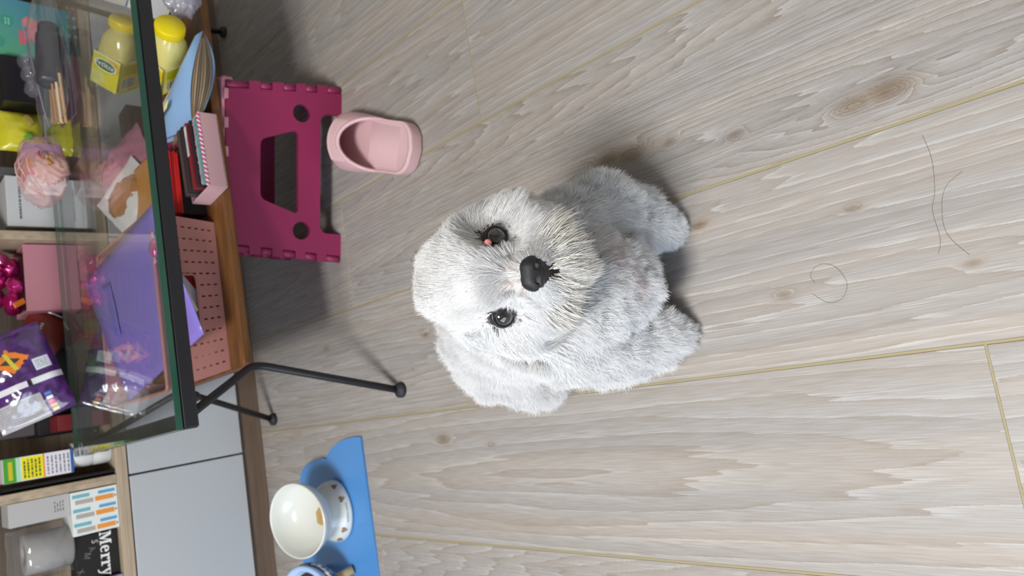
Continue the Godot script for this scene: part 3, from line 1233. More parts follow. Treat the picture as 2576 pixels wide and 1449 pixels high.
func build_dog() -> void:
	var t := thing("dog", "small white fluffy dog sitting on the floor and looking up", "dog", Vector3.ZERO)
	var fd := Field.new(Vector3(-0.09, 0.0, -0.83), Vector3(0.24, 0.44, -0.405), 0.005)
	var hb := func(a: Vector3, b: Vector3, ra: float, rb: float, k: float) -> void: fd.bone(HEAD * a, HEAD * b, ra, rb, k)
	# trunk, from the chest back to the rump
	fd.bone(Vector3(0.090, 0.19, -0.545), Vector3(0.084, 0.15, -0.63), 0.062, 0.060, 0.02)
	fd.bone(Vector3(0.084, 0.15, -0.63), Vector3(0.068, 0.100, -0.725), 0.060, 0.066, 0.02)
	fd.bone(Vector3(0.088, 0.165, -0.512), Vector3(0.090, 0.125, -0.505), 0.048, 0.038, 0.03)
	# forelegs
	fd.bone(Vector3(0.146, 0.175, -0.53), Vector3(0.176, 0.105, -0.510), 0.034, 0.029, 0.02)
	fd.bone(Vector3(0.176, 0.105, -0.510), Vector3(0.164, 0.028, -0.494), 0.028, 0.020, 0.012)
	fd.bone(Vector3(0.163, 0.022, -0.498), Vector3(0.158, 0.019, -0.480), 0.020, 0.017, 0.01)
	fd.bone(Vector3(0.038, 0.175, -0.545), Vector3(0.020, 0.105, -0.540), 0.032, 0.026, 0.02)
	fd.bone(Vector3(0.020, 0.105, -0.540), Vector3(0.020, 0.028, -0.508), 0.026, 0.020, 0.012)
	fd.bone(Vector3(0.017, 0.022, -0.512), Vector3(0.020, 0.019, -0.494), 0.020, 0.017, 0.01)
	# hind legs folded on the floor
	fd.bone(Vector3(0.032, 0.080, -0.745), Vector3(0.008, 0.062, -0.715), 0.050, 0.034, 0.02)
	fd.bone(Vector3(0.008, 0.052, -0.715), Vector3(-0.004, 0.022, -0.735), 0.030, 0.021, 0.015)
	fd.bone(Vector3(-0.004, 0.021, -0.738), Vector3(-0.004, 0.018, -0.705), 0.020, 0.016, 0.01)
	fd.bone(Vector3(0.105, 0.085, -0.725), Vector3(0.132, 0.065, -0.685), 0.050, 0.034, 0.02)
	fd.bone(Vector3(0.132, 0.055, -0.690), Vector3(0.140, 0.020, -0.675), 0.030, 0.018, 0.015)
	# tail lying behind the rump
	fd.bone(Vector3(0.075, 0.05, -0.775), Vector3(0.110, 0.03, -0.800), 0.020, 0.012, 0.015)
	# neck and head
	fd.bone(HEAD * Vector3(0, -0.015, -0.062), Vector3(0.088, 0.21, -0.545), 0.046, 0.058, 0.025)
	hb.call(Vector3(0, 0.004, -0.047), Vector3(0, 0.006, -0.043), 0.0475, 0.0465, 0.02)
	hb.call(Vector3(0, 0.014, -0.028), Vector3(0, 0.011, -0.024), 0.036, 0.036, 0.02)
	for sx in [-1, 1]:
		hb.call(Vector3(sx * 0.029, -0.026, -0.032), Vector3(sx * 0.026, -0.034, -0.024), 0.032, 0.030, 0.015)
		hb.call(Vector3(sx * 0.040, 0.004, -0.052), Vector3(sx * 0.047, -0.048, -0.048), 0.015, 0.019, 0.018)
	hb.call(Vector3(0, -0.018, -0.008), Vector3(0, -0.023, 0.020), 0.026, 0.0185, 0.015)
	for sx in [-1, 1]:
		hb.call(Vector3(sx * 0.012, -0.030, 0.004), Vector3(sx * 0.011, -0.033, 0.017), 0.018, 0.0135, 0.008)
	hb.call(Vector3(0, -0.050, -0.022), Vector3(0, -0.052, 0.006), 0.026, 0.015, 0.012)
	var inv := HEAD.affine_inverse()
	var eyes := [Vector3(0.0362, 0, -0.0090), Vector3(-0.0362, 0, -0.0090)]
	var nose := Vector3(0, -0.020, 0.033)
	# the woolly undercoat fills the form out, thinly round eyes and nose
	for z in fd.nz:
		for y in fd.ny:
			for x in fd.nx:
				var i := (z * fd.ny + y) * fd.nx + x
				if fd.f[i] > 0.03 or fd.f[i] < -0.02:
					continue
				var p := fd.o + Vector3(x, y, z) * fd.cell
				var l: Vector3 = inv * p
				var d := minf(l.distance_to(eyes[0]), l.distance_to(eyes[1]))
				var k := smoothstep(0.018, 0.042, d) * smoothstep(0.020, 0.050, l.distance_to(nose))
				fd.f[i] -= 0.009 * k * smoothstep(0.0, 0.05, p.y)
	var sf := fd.nets()
	var cols := PackedColorArray()
	for v in sf[0]:
		var l: Vector3 = inv * v
		var c := Color(0.93, 0.91, 0.90)
		var d := minf(l.distance_to(eyes[0]), l.distance_to(eyes[1]))
		c = c.lerp(Color(0.02, 0.012, 0.014), 1.0 - smoothstep(0.014, 0.019, d))
		c = c.lerp(Color(0.02, 0.015, 0.018), (1.0 - smoothstep(0.016, 0.024, l.distance_to(Vector3(0, -0.036, 0.026)))))
		c = c.lerp(Color(0.015, 0.012, 0.014), 1.0 - smoothstep(0.012, 0.016, l.distance_to(Vector3(0, -0.021, 0.026))))
		cols.append(c)
	obj("body", mesh_of(sf, cols), M("ffffff", 0.7, {"vcol": true}), t)

	# fur: locks scattered evenly over the skin
	var R := RandomNumberGenerator.new()
	R.seed = 99
	var vs: PackedVector3Array = sf[0]
	var ns: PackedVector3Array = sf[1]
	var ids: PackedInt32Array = sf[2]
	var nz := noise(3, 22.0, 2)
	var place := [[], [], [], [], [], []]
	var tint := [[], [], [], [], [], []]
	var left := 0.0
	for i in range(0, ids.size(), 3):
		var a := vs[ids[i]]
		var b := vs[ids[i + 1]]
		var c := vs[ids[i + 2]]
		var mid := (a + b + c) / 3.0
		var lm: Vector3 = inv * mid
		var head := lm.z > -0.125 and lm.y > -0.085 and absf(lm.x) < 0.11 and mid.y > 0.235
		var area := (b - a).cross(c - a).length() * 0.5
		# the far side of the animal needs fewer locks than the side in view
		var nm := (ns[ids[i]] + ns[ids[i + 1]] + ns[ids[i + 2]]).normalized()
		var facing := nm.dot((Vector3(0, 0.8, 0) - mid).normalized())
		var per := (2.0e-6 if head else 3.6e-6)
		if facing < -0.25:
			per *= 2.0
		left += area / per
		while left > 1.0:
			left -= 1.0
			var u := R.randf()
			var v := R.randf()
			if u + v > 1.0:
				u = 1.0 - u
				v = 1.0 - v
			var p := a + (b - a) * u + (c - a) * v
			var n := (ns[ids[i]] * (1.0 - u - v) + ns[ids[i + 1]] * u + ns[ids[i + 2]] * v).normalized()
			if p.y < 0.004:
				continue
			var l: Vector3 = inv * p
			var ln: Vector3 = inv.basis * n
			var col := Color(0.98, 0.978, 0.975) * R.randf_range(0.985, 1.01)
			var dir: Vector3
			var len_ := 0.026
			var kind := 3
			if head:
				# hair parts at the bridge of the nose and sweeps out and down
				var f := Vector3(l.x * 15.0, (l.y + 0.008) * 15.0, 0.0)
				if f.length() > 1.0:
					f = f.normalized()
				var side := smoothstep(0.030, 0.072, absf(l.x))
				var down := Vector3(0, -0.9, -0.25)
				f = f * (1.0 - 0.55 * side) + down * side * 1.15
				if l.y < -0.03:
					f += Vector3(0, -0.75, -0.10)
				if l.y > 0.035:
					f += Vector3(0, 0.1, -0.45)
				var de := 1.0
				for e in eyes:
					var dv: Vector3 = l - e
					var d := dv.length()
					de = minf(de, d)
					if d < 0.032:
						f += dv.normalized() * 1.5 * (1.0 - d / 0.032)
				var dn := l.distance_to(nose)
				if dn < 0.026:
					f += (l - nose).normalized() * 1.6 * (1.0 - dn / 0.026)
				if de < 0.0127 or dn < 0.0135 or l.distance_to(Vector3(0, -0.0375, 0.027)) < 0.0100:
					continue
				f -= ln * f.dot(ln)
				var lift := 0.20 if l.y > -0.03 else 0.10
				len_ = 0.016 + 0.007 * smoothstep(0.035, 0.07, absf(l.x)) + 0.004 * smoothstep(0.03, 0.06, l.y)
				if l.y < -0.022 and l.z > -0.03:
					len_ = lerpf(0.014, 0.030, smoothstep(-0.028, -0.058, l.y))
				var muzzle := l.z > -0.004 and absf(l.x) < 0.03
				if muzzle:
					len_ = minf(len_, 0.012 + 0.5 * maxf(0.0, dn - 0.018) + 0.010 * smoothstep(-0.03, -0.05, l.y))
				len_ = minf(len_, 0.0075 + maxf(0.0, de - 0.0125) * 0.95)
				if de < 0.0150:
					len_ = 0.0040
				len_ *= R.randf_range(0.7, 1.3)
				var jit := Vector3(nz.get_noise_3dv(p * 1.0), nz.get_noise_3dv(p + Vector3(9, 0, 0)), nz.get_noise_3dv(p + Vector3(0, 9, 0))) * 0.5
				dir = HEAD.basis * (f.normalized() + ln * lift + jit)
				kind = R.randi_range(0, 2)
				# dark rims round the eyes, tear marks, and the cream beard
				if de < 0.0137:
					col = Color(0.030, 0.018, 0.022)
				elif de < 0.0185 and R.randf() < 0.12:
					col = Color(0.10, 0.06, 0.065)
				elif de < 0.024 and l.y < -0.002 and absf(l.x) < 0.036 and R.randf() < 0.18:
					col = Color(0.26, 0.17, 0.16)
				var bd := Vector2(absf(l.x) - 0.040, l.y + 0.066).length()
				if bd < 0.028 and l.z > -0.045:
					col = col.lerp(Color(0.74, 0.63, 0.40), (1.0 - bd / 0.028) * R.randf_range(0.4, 1.0))
				elif l.y < -0.045:
					col = col.lerp(Color(0.80, 0.73, 0.58), R.randf_range(0.0, 0.35))
				var md := l.distance_to(Vector3(0, -0.037, 0.024))
				if md < 0.012 and R.randf() < 0.05:
					col = Color(0.05, 0.04, 0.05)
				if absf(absf(l.x) - 0.007) < 0.004 and l.y > -0.012 and l.y < 0.004 and R.randf() < 0.4:
					col = col.lerp(Color(0.62, 0.42, 0.36), 0.6)
			else:
				var g := Vector3(nz.get_noise_3dv(p * 1.6 + Vector3(3, 0, 0)), nz.get_noise_3dv(p * 1.6 + Vector3(0, 5, 0)), nz.get_noise_3dv(p * 1.6 + Vector3(0, 0, 7)))
				var f := Vector3(0, -0.75, 0.05) + g * 0.9
				f -= n * f.dot(n)
				dir = f * 0.75 + n * 0.50
				len_ = 0.023 * R.randf_range(0.7, 1.35)
				if p.y < 0.05:
					len_ *= 0.62
				kind = 3 + R.randi_range(0, 2)
				# thin patches where the skin shows on the chest
				var sp := minf(p.distance_to(Vector3(0.108, 0.190, -0.462)), p.distance_to(Vector3(0.082, 0.168, -0.456)))
				if sp < 0.009 and R.randf() < 0.4:
					continue
				if sp < 0.022:
					col = col.lerp(Color(0.80, 0.60, 0.58), (1.0 - sp / 0.022) * R.randf_range(0.2, 0.8))
				if p.y < 0.03 and p.z > -0.5 and R.randf() < 0.25:
					col = col.lerp(Color(0.6, 0.52, 0.4), 0.5)
			dir = dir.normalized()
			# locks near the floor lie along it
			if p.y + dir.y * len_ < 0.004:
				dir.y = maxf(dir.y, (0.004 - p.y) / len_)
				dir = dir.normalized()
			var bx_ := dir * n.dot(dir) - n
			if bx_.length() < 0.01:
				bx_ = dir.cross(Vector3.RIGHT)
			bx_ = bx_.normalized().rotated(dir, R.randf_range(-0.6, 0.6))
			var bz := bx_.cross(dir)
			place[kind].append(Transform3D(Basis(bx_ * len_, dir * len_, bz * len_), p - n * 0.0008))
			tint[kind].append(col)
	var fur := M("ffffff", 0.8, {"vcol": true, "spec": 0.12, "back": "f4f4f4"})
	fur.backlight = Color(0.9, 0.9, 0.9)
	var shapes := [lock(1, 32, 0.20, 0.12, 0.16, 0.03, 0.0115, 0.40), lock(2, 32, 0.20, 0.18, 0.26, 0.04, 0.0115, 0.25), lock(3, 32, 0.18, 0.10, 0.08, 0.05, 0.0115, 0.50), lock(4, 32, 0.20, 0.12, 0.34, 0.14, 0.0115, 0.55), lock(5, 32, 0.22, 0.14, 0.46, 0.18, 0.0115, 0.50), lock(6, 32, 0.20, 0.18, 0.22, 0.20, 0.0115, 0.45)]
	var total := 0
	for k in 6:
		var mm := MultiMesh.new()
		mm.transform_format = MultiMesh.TRANSFORM_3D
		mm.use_colors = true
		mm.mesh = shapes[k]
		mm.instance_count = place[k].size()
		for i in place[k].size():
			mm.set_instance_transform(i, place[k][i])
			mm.set_instance_color(i, tint[k][i])
		total += place[k].size()
		var mi := MultiMeshInstance3D.new()
		mi.name = "fur"
		mi.multimesh = mm
		mi.material_override = fur
		mi.set_meta("kind", "stuff")
		t.add_child(mi, true)

	# long single hairs of moustache and beard lie over the rest
	var wh := SM()
	for i in 420:
		var sx := -1.0 if R.randf() < 0.5 else 1.0
		var x := sx * R.randf_range(0.002, 0.036)
		var y := -0.028 - R.randf() * 0.020
		var p := Vector3(x, y, 0.036 - absf(x) * 0.50 - R.randf() * 0.006)
		var d := Vector3(x * 26.0 + R.randf_range(-0.35, 0.35), -0.75 - R.randf() * 0.5, 0.30 * R.randf()).normalized()
		var len_ := R.randf_range(0.018, 0.040)
		var path := []
		for k in 7:
			var u := k / 6.0
			path.append(HEAD * (p + d * len_ * u + Vector3(sx * 0.004 * sin(u * 2.5), -0.010 * u * u, -0.010 * u * u) * R.randf_range(0.8, 1.2)))
		tube(wh, path, [0.00034, 0.00034, 0.00032, 0.00028, 0.00024, 0.00018, 0.00008], 4, false)
	obj("whiskers", wh, M("f1eee6", 0.5, {"back": "808080"}), t).set_meta("kind", "stuff")

	# eyes: glossy dark globes in dark lids
	for k in 2:
		var e: Vector3 = eyes[k]
		var look := HEAD * Transform3D(rot(2, (7 if k == 0 else -7), 0) * rot(90, 0, 0), e)
		var s := SM()
		var prof := []
		for j in 21:
			var a := PI * j / 20 - PI / 2
			prof.append(Vector2(cos(a) * 0.0113, sin(a) * 0.0113))
		lathe(s, prof, 36, look)
		var eye := obj("eye", s, M("0b0908", 0.04, {"spec": 0.6, "coat": 1.0}), t)
		s = SM()
		var ring := []
		for j in 13:
			var a := TAU * j / 12
			ring.append(Vector2(0.0086 + cos(a) * 0.00022, 0.0074 + sin(a) * 0.0002))
		lathe(s, ring, 40, look)
		obj("iris_ring", s, M("6b655e", 0.2), eye)
		s = SM()
		ring = []
		for j in 13:
			var a := TAU * j / 12
			ring.append(Vector2(0.0108 + cos(a) * 0.0018, 0.0036 + sin(a) * 0.0020))
		lathe(s, ring, 40, look)
		obj("eyelid", s, M("1a1214", 0.35), eye)
	var g := SM()
	lump(g, HEAD * Vector3(0.0325, 0.0118, 0.0050), Vector3(0.0034, 0.0036, 0.0030), noise(8, 0.02, 2), 0.2, 14)
	obj("eyelid_growth", g, M("e08a85", 0.4, {"sss": 0.1}), t)

	# nose, with nostrils and the groove between them
	var nf := Field.new(Vector3(-0.021, -0.018, -0.016), Vector3(0.021, 0.018, 0.018), 0.0008)
	nf.bone(Vector3(-0.0058, 0.0022, -0.002), Vector3(0.0058, 0.0022, -0.002), 0.0098, 0.0098, 0.003, Vector3(1, 1, 0.95))
	nf.bone(Vector3(0, -0.006, -0.001), Vector3(0, -0.007, -0.003), 0.0078, 0.0072, 0.005)
	for sx in [-1, 1]:
		nf.bone(Vector3(sx * 0.0105, -0.0005, -0.001), Vector3(sx * 0.010, -0.003, 0.0), 0.0058, 0.005, 0.003)
	for sx in [-1, 1]:
		nf.bone(Vector3(sx * 0.0060, -0.0012, 0.0092), Vector3(sx * 0.0074, 0.0002, 0.0030), 0.0030, 0.0022, -0.0012)
		nf.bone(Vector3(sx * 0.0072, -0.0020, 0.0080), Vector3(sx * 0.0150, -0.0045, 0.0020), 0.0018, 0.0012, -0.0010)
	nf.bone(Vector3(0, -0.002, 0.0092), Vector3(0, -0.014, 0.0060), 0.0007, 0.0010, -0.0012)
	var ng := nf.nets()
	var nv: PackedVector3Array = ng[0]
	var nn: PackedVector3Array = ng[1]
	for i in nv.size():
		nv[i] = HEAD * (nv[i] + Vector3(0, -0.0195, 0.0315))
		nn[i] = HEAD.basis * nn[i]
	var leather := M("151417", 0.46, {"spec": 0.5})
	var pores := NoiseTexture2D.new()
	pores.width = 128
	pores.height = 128
	pores.seamless = true
	pores.as_normal_map = true
	pores.bump_strength = 5.0
	pores.noise = noise(12, 0.12, 2)
	leather.normal_enabled = true
	leather.normal_texture = pores
	leather.normal_scale = 0.7
	leather.uv1_triplanar = true
	leather.uv1_scale = Vector3(90, 90, 90)
	obj("nose", mesh_of([nv, nn, ng[2]]), leather, t)
	# dark lips under the nose
	var lp := SM()
	for sx in [-1, 1]:
		var path := []
		for k in 9:
			var u := k / 8.0
			path.append(HEAD * Vector3(sx * (0.0005 + 0.022 * u), -0.0335 - 0.010 * u - 0.004 * sin(u * PI), 0.0300 - 0.020 * u * u))
		tube(lp, path, [0.0022, 0.0026, 0.0028, 0.0028, 0.0026, 0.0024, 0.002, 0.0016, 0.001], 8)
	obj("lips", lp, M("1d181c", 0.4), t)
	# claws
	for paw in [Vector3(0.158, 0.010, -0.466), Vector3(0.020, 0.010, -0.480)]:
		for k in [-1, 0, 1]:
			var s := SM()
			var b: Vector3 = paw + Vector3(k * 0.011, 0, -absf(k) * 0.004)
			tube(s, [b, b + Vector3(k * 0.0015, -0.001, 0.008), b + Vector3(k * 0.002, -0.005, 0.0145)], [0.0028, 0.0022, 0.0006], 8)
			obj("claw", s, M("4a4038", 0.35), t)

# ---------------------------------------------------------------- helpers for packages
func face(parent: Node, called: String, img: Image, w: float, h: float, at: Vector3, b := Basis(), rough := 0.45) -> MeshInstance3D:
	var o := obj(called, sheet(w, h), textured(img, rough), parent)
	o.transform = Transform3D(b, at)
	return o

# a carton standing on its base, with a bevelled body
func carton(called: String, label: String, cat: String, at: Vector3, e: Vector3, m: Material, b := Basis(), group := "") -> Node3D:
	var t := thing(called, label, cat, at, 0.0, group)
	t.basis = b
	var s := S()
	box(s, Vector3(0, e.y * 0.5, 0), e, 0.0012)
	obj("body", s, m, t)
	return t

func front_of(e: Vector3, off := 0.0004) -> Vector3:
	return Vector3(0, e.y * 0.5, e.z * 0.5 + off)

func barcode(im: Image, x: int, y: int, w: int, h: int, across := true) -> void:
	patch(im, x, y, w, h, "f2f2ee")
	var p := 2
	var lim := w if across else h
	while p < lim - 3:
		var n := rng.randi_range(1, 2)
		if across:
			patch(im, x + p, y + 2, n, h - 5, "1c1c1c")
		else:
			patch(im, x + 2, y + p, w - 5, n, "1c1c1c")
		p += n + rng.randi_range(1, 3)

# ---------------------------------------------------------------- things on the table's wooden shelf
func build_basket() -> void:
	var B := 0.2624
	var H := 0.118
	var t := thing("storage_basket", "pink plastic storage basket with rows of small slots on the wooden shelf", "basket", Vector3(0, B, 0))
	var pink := M("ae7871", 0.42, {"back": "3a2624"})
	# corners, anticlockwise from above: front left, front right, back right, back left (bottom, rim)
	var lo := [Vector3(0.096, 0.0, -1.291), Vector3(0.379, 0.0, -1.297), Vector3(0.377, 0.0, -1.585), Vector3(0.094, 0.0, -1.585)]
	var hi := [Vector3(0.069, H, -1.275), Vector3(0.390, H, -1.283), Vector3(0.388, H, -1.625), Vector3(0.066, H, -1.625)]
	var th := 0.0022
	for w in 4:
		var a: Vector3 = lo[w]
		var b: Vector3 = lo[(w + 1) % 4]
		var c: Vector3 = hi[(w + 1) % 4]
		var d: Vector3 = hi[w]
		var nrm := (b - a).cross(d - a).normalized()
		var s := S()
		var cell := func(u0: float, u1: float, v0: float, v1: float) -> void:
			if u1 - u0 < 1e-4 or v1 - v0 < 1e-4:
				return
			var p := []
			for k in [[u0, v0], [u1, v0], [u1, v1], [u0, v1]]:
				p.append(a.lerp(b, k[0]).lerp(d.lerp(c, k[0]), k[1]))
			var i := []
			for v in p:
				i.append(v - nrm * th)
			q(s, p[0], p[1], p[2], p[3])
			q(s, i[1], i[0], i[3], i[2])
			for k in 4:
				var k2 := (k + 1) % 4
				q(s, p[k2], p[k], i[k], i[k2])
		var cols := 13 if w % 2 == 0 else 15
		var rows := 8
		var sw := 0.0105
		var hole := [0.32, 0.64, 0.40, 0.78] if w % 2 == 0 else [2.0, 2.0, 2.0, 2.0]
		# solid strips between the columns of slots, then short bridges within each column
		var last := 0.0
		for k in cols:
			var uc := (k + 0.85) / (cols + 0.7)
			var u0 := uc - sw * 0.5
			var u1 := uc + sw * 0.5
			var strip := func(x0: float, x1: float, slotted: bool) -> void:
				var cuts := []
				if slotted:
					for r in rows:
						var v0 := 0.07 + r * 0.106
						cuts.append([v0, v0 + 0.056])
				var gone := []
				if x1 > hole[0] and x0 < hole[1]:
					gone = [hole[2], hole[3]]
				var segs := []
				for ct in cuts:
					if gone.is_empty() or ct[1] < gone[0] or ct[0] > gone[1]:
						segs.append(ct)
				if not gone.is_empty():
					segs.append(gone)
				segs.sort_custom(func(m, n): return m[0] < n[0])
				var v := 0.0
				for sg in segs:
					cell.call(x0, x1, v, sg[0])
					v = sg[1]
				cell.call(x0, x1, v, 1.0)
			# split strips at the sides of the handle opening
			var edges := [last, u0]
			for hx in [hole[0], hole[1]]:
				if hx > last and hx < u0:
					edges = [last, hx, u0]
			for e in edges.size() - 1:
				strip.call(edges[e], edges[e + 1], false)
			strip.call(u0, u1, true)
			last = u1
		var edges2 := [last, 1.0]
		for e in edges2.size() - 1:
			cell.call(edges2[e], edges2[e + 1], 0.0, 1.0)
		obj("slotted_wall", s, pink, t)
	var s2 := S()
	q(s2, lo[0] + Vector3(0, 0.002, 0), lo[1] + Vector3(0, 0.002, 0), lo[2] + Vector3(0, 0.002, 0), lo[3] + Vector3(0, 0.002, 0))
	q(s2, lo[3], lo[2], lo[1], lo[0])
	obj("base", s2, pink, t)
	s2 = SM()
	var rim := []
	for p in rounded([Vector2(hi[0].x, hi[0].z), Vector2(hi[1].x, hi[1].z), Vector2(hi[2].x, hi[2].z), Vector2(hi[3].x, hi[3].z)], 0.012, 5):
		rim.append(Vector3(p.x, H, p.y))
	rim.append(rim[0])
	tube(s2, rim, 0.0034, 8)
	obj("rim", s2, pink, t)
	# raised frame round the handle opening
	var fr := []
	for p in rounded([Vector2(0.32, 0.40), Vector2(0.64, 0.40), Vector2(0.64, 0.78), Vector2(0.32, 0.78)], 0.06, 5):
		var v: Vector3 = lo[0].lerp(lo[1], p.x).lerp(hi[0].lerp(hi[1], p.x), p.y)
		fr.append(v + Vector3(0, 0, 0.0004))
	fr.append(fr[0])
	s2 = SM()
	tube(s2, fr, 0.0019, 7)
	obj("handle_frame", s2, pink, t)

# a bent sheet through four corners with thickness, sagging a little in the middle
func sheet_through(s: SurfaceTool, c: Array, th: float, sag: float, n := 12, wave := 0.0) -> void:
	var at := func(i: int, j: int, side: float) -> Vector3:
		var u := float(i) / n
		var v := float(j) / n
		var p: Vector3 = c[0].lerp(c[1], u).lerp(c[3].lerp(c[2], u), v)
		p.y -= sag * sin(u * PI) * sin(v * PI) + wave * sin(u * 7.0 + v * 3.0)
		return p + Vector3(0, th * 0.5 * side, 0)
	for i in n:
		for j in n:
			q(s, at.call(i, j, 1), at.call(i + 1, j, 1), at.call(i + 1, j + 1, 1), at.call(i, j + 1, 1))
			q(s, at.call(i, j + 1, -1), at.call(i + 1, j + 1, -1), at.call(i + 1, j, -1), at.call(i, j, -1))
	for k in n:
		q(s, at.call(k, 0, -1), at.call(k + 1, 0, -1), at.call(k + 1, 0, 1), at.call(k, 0, 1))
		q(s, at.call(k + 1, n, -1), at.call(k, n, -1), at.call(k, n, 1), at.call(k + 1, n, 1))
		q(s, at.call(0, k + 1, -1), at.call(0, k, -1), at.call(0, k, 1), at.call(0, k + 1, 1))
		q(s, at.call(n, k, -1), at.call(n, k + 1, -1), at.call(n, k + 1, 1), at.call(n, k, 1))

func juice_bottle(label: String, at: Vector3, b: Basis) -> Node3D:
	var t := thing("juice_bottle", label, "bottle", at, 0.0, "yellow capped juice bottles")
	t.basis = b.scaled_local(Vector3(1.2, 1.2, 1.2))
	# squared body, y along the bottle, neck upwards
	var s := SM()
	var lev := [[0.0, 0.022], [0.003, 0.0265], [0.055, 0.0275], [0.062, 0.0262], [0.066, 0.0268], [0.090, 0.0245], [0.099, 0.0205], [0.104, 0.0175]]
	var N := 32
	var pt := func(l: Array, k: int) -> Vector3:
		var a := TAU * k / N
		var sq := pow(pow(absf(cos(a)), 4.0) + pow(absf(sin(a)), 4.0), -0.25)
		var f: float = lerpf(1.0, sq, clampf((0.104 - l[0]) / 0.03, 0.0, 1.0))
		return Vector3(cos(a) * l[1] * f, l[0], -sin(a) * l[1] * f)
	for j in lev.size() - 1:
		for k in N:
			q(s, pt.call(lev[j], k), pt.call(lev[j], k + 1), pt.call(lev[j + 1], k + 1), pt.call(lev[j + 1], k))
	for k in N:
		t3(s, Vector3(0, 0, 0), pt.call(lev[0], k + 1), pt.call(lev[0], k))
	obj("body", s, M("d9cf7c", 0.2, {"coat": 0.5}), t)
	s = SM()
	lathe(s, [Vector2(0.0178, 0.104), Vector2(0.0178, 0.1075), Vector2(0, 0.1075)], 32)
	obj("neck", s, M("d6d2b8", 0.3), t)
	s = SM()
	lathe(s, [Vector2(0.0205, 0.107), Vector2(0.0215, 0.1085), Vector2(0.0215, 0.121), Vector2(0.0203, 0.1226), Vector2(0.0, 0.1230)], 40)
	var cap := obj("cap", s, M("ecd60a", 0.38), t)
	s = S()
	for k in 44:
		var a := TAU * k / 44
		box(s, Vector3(cos(a) * 0.0216, 0.1145, -sin(a) * 0.0216), Vector3(0.0007, 0.011, 0.0012), 0.0, Basis(Vector3.UP, a))
	obj("cap_ridges", s, M("ecd60a", 0.38), cap)
	# label wrapped round the lower body: one printed sheet on each of the four sides
	for k in 4:
		var im := canvas(96, 112, "e6dc1e")
		disc(im, 70, 30, 26, 22, "e8b80f")
		disc(im, 20, 84, 30, 24, "dfe07a")
		patch(im, 0, 0, 96, 5, "f2efe2")
		if k % 2 == 0:
			disc(im, 46, 34, 40, 20, "eef0e6")
			disc(im, 46, 34, 36, 16, "1f6b3a")
		else:
			print_lines(im, 10, 12, 74, 7, 5, "5f6a2a")
			barcode(im, 12, 58, 66, 40)
		var ba := Basis(Vector3.UP, PI / 2 * k)
		var lab := face(t, "label", im, 0.050, 0.058, ba * Vector3(0, 0.0305, 0.02765), ba, 0.3)
		if k % 2 == 0:
			text("Petitzel", 0.0105, M("f4f6f0", 0.4), lab, Vector3(-0.001, 0.0115, 0.0001), Basis(), "Droid Serif", 700)
	return t

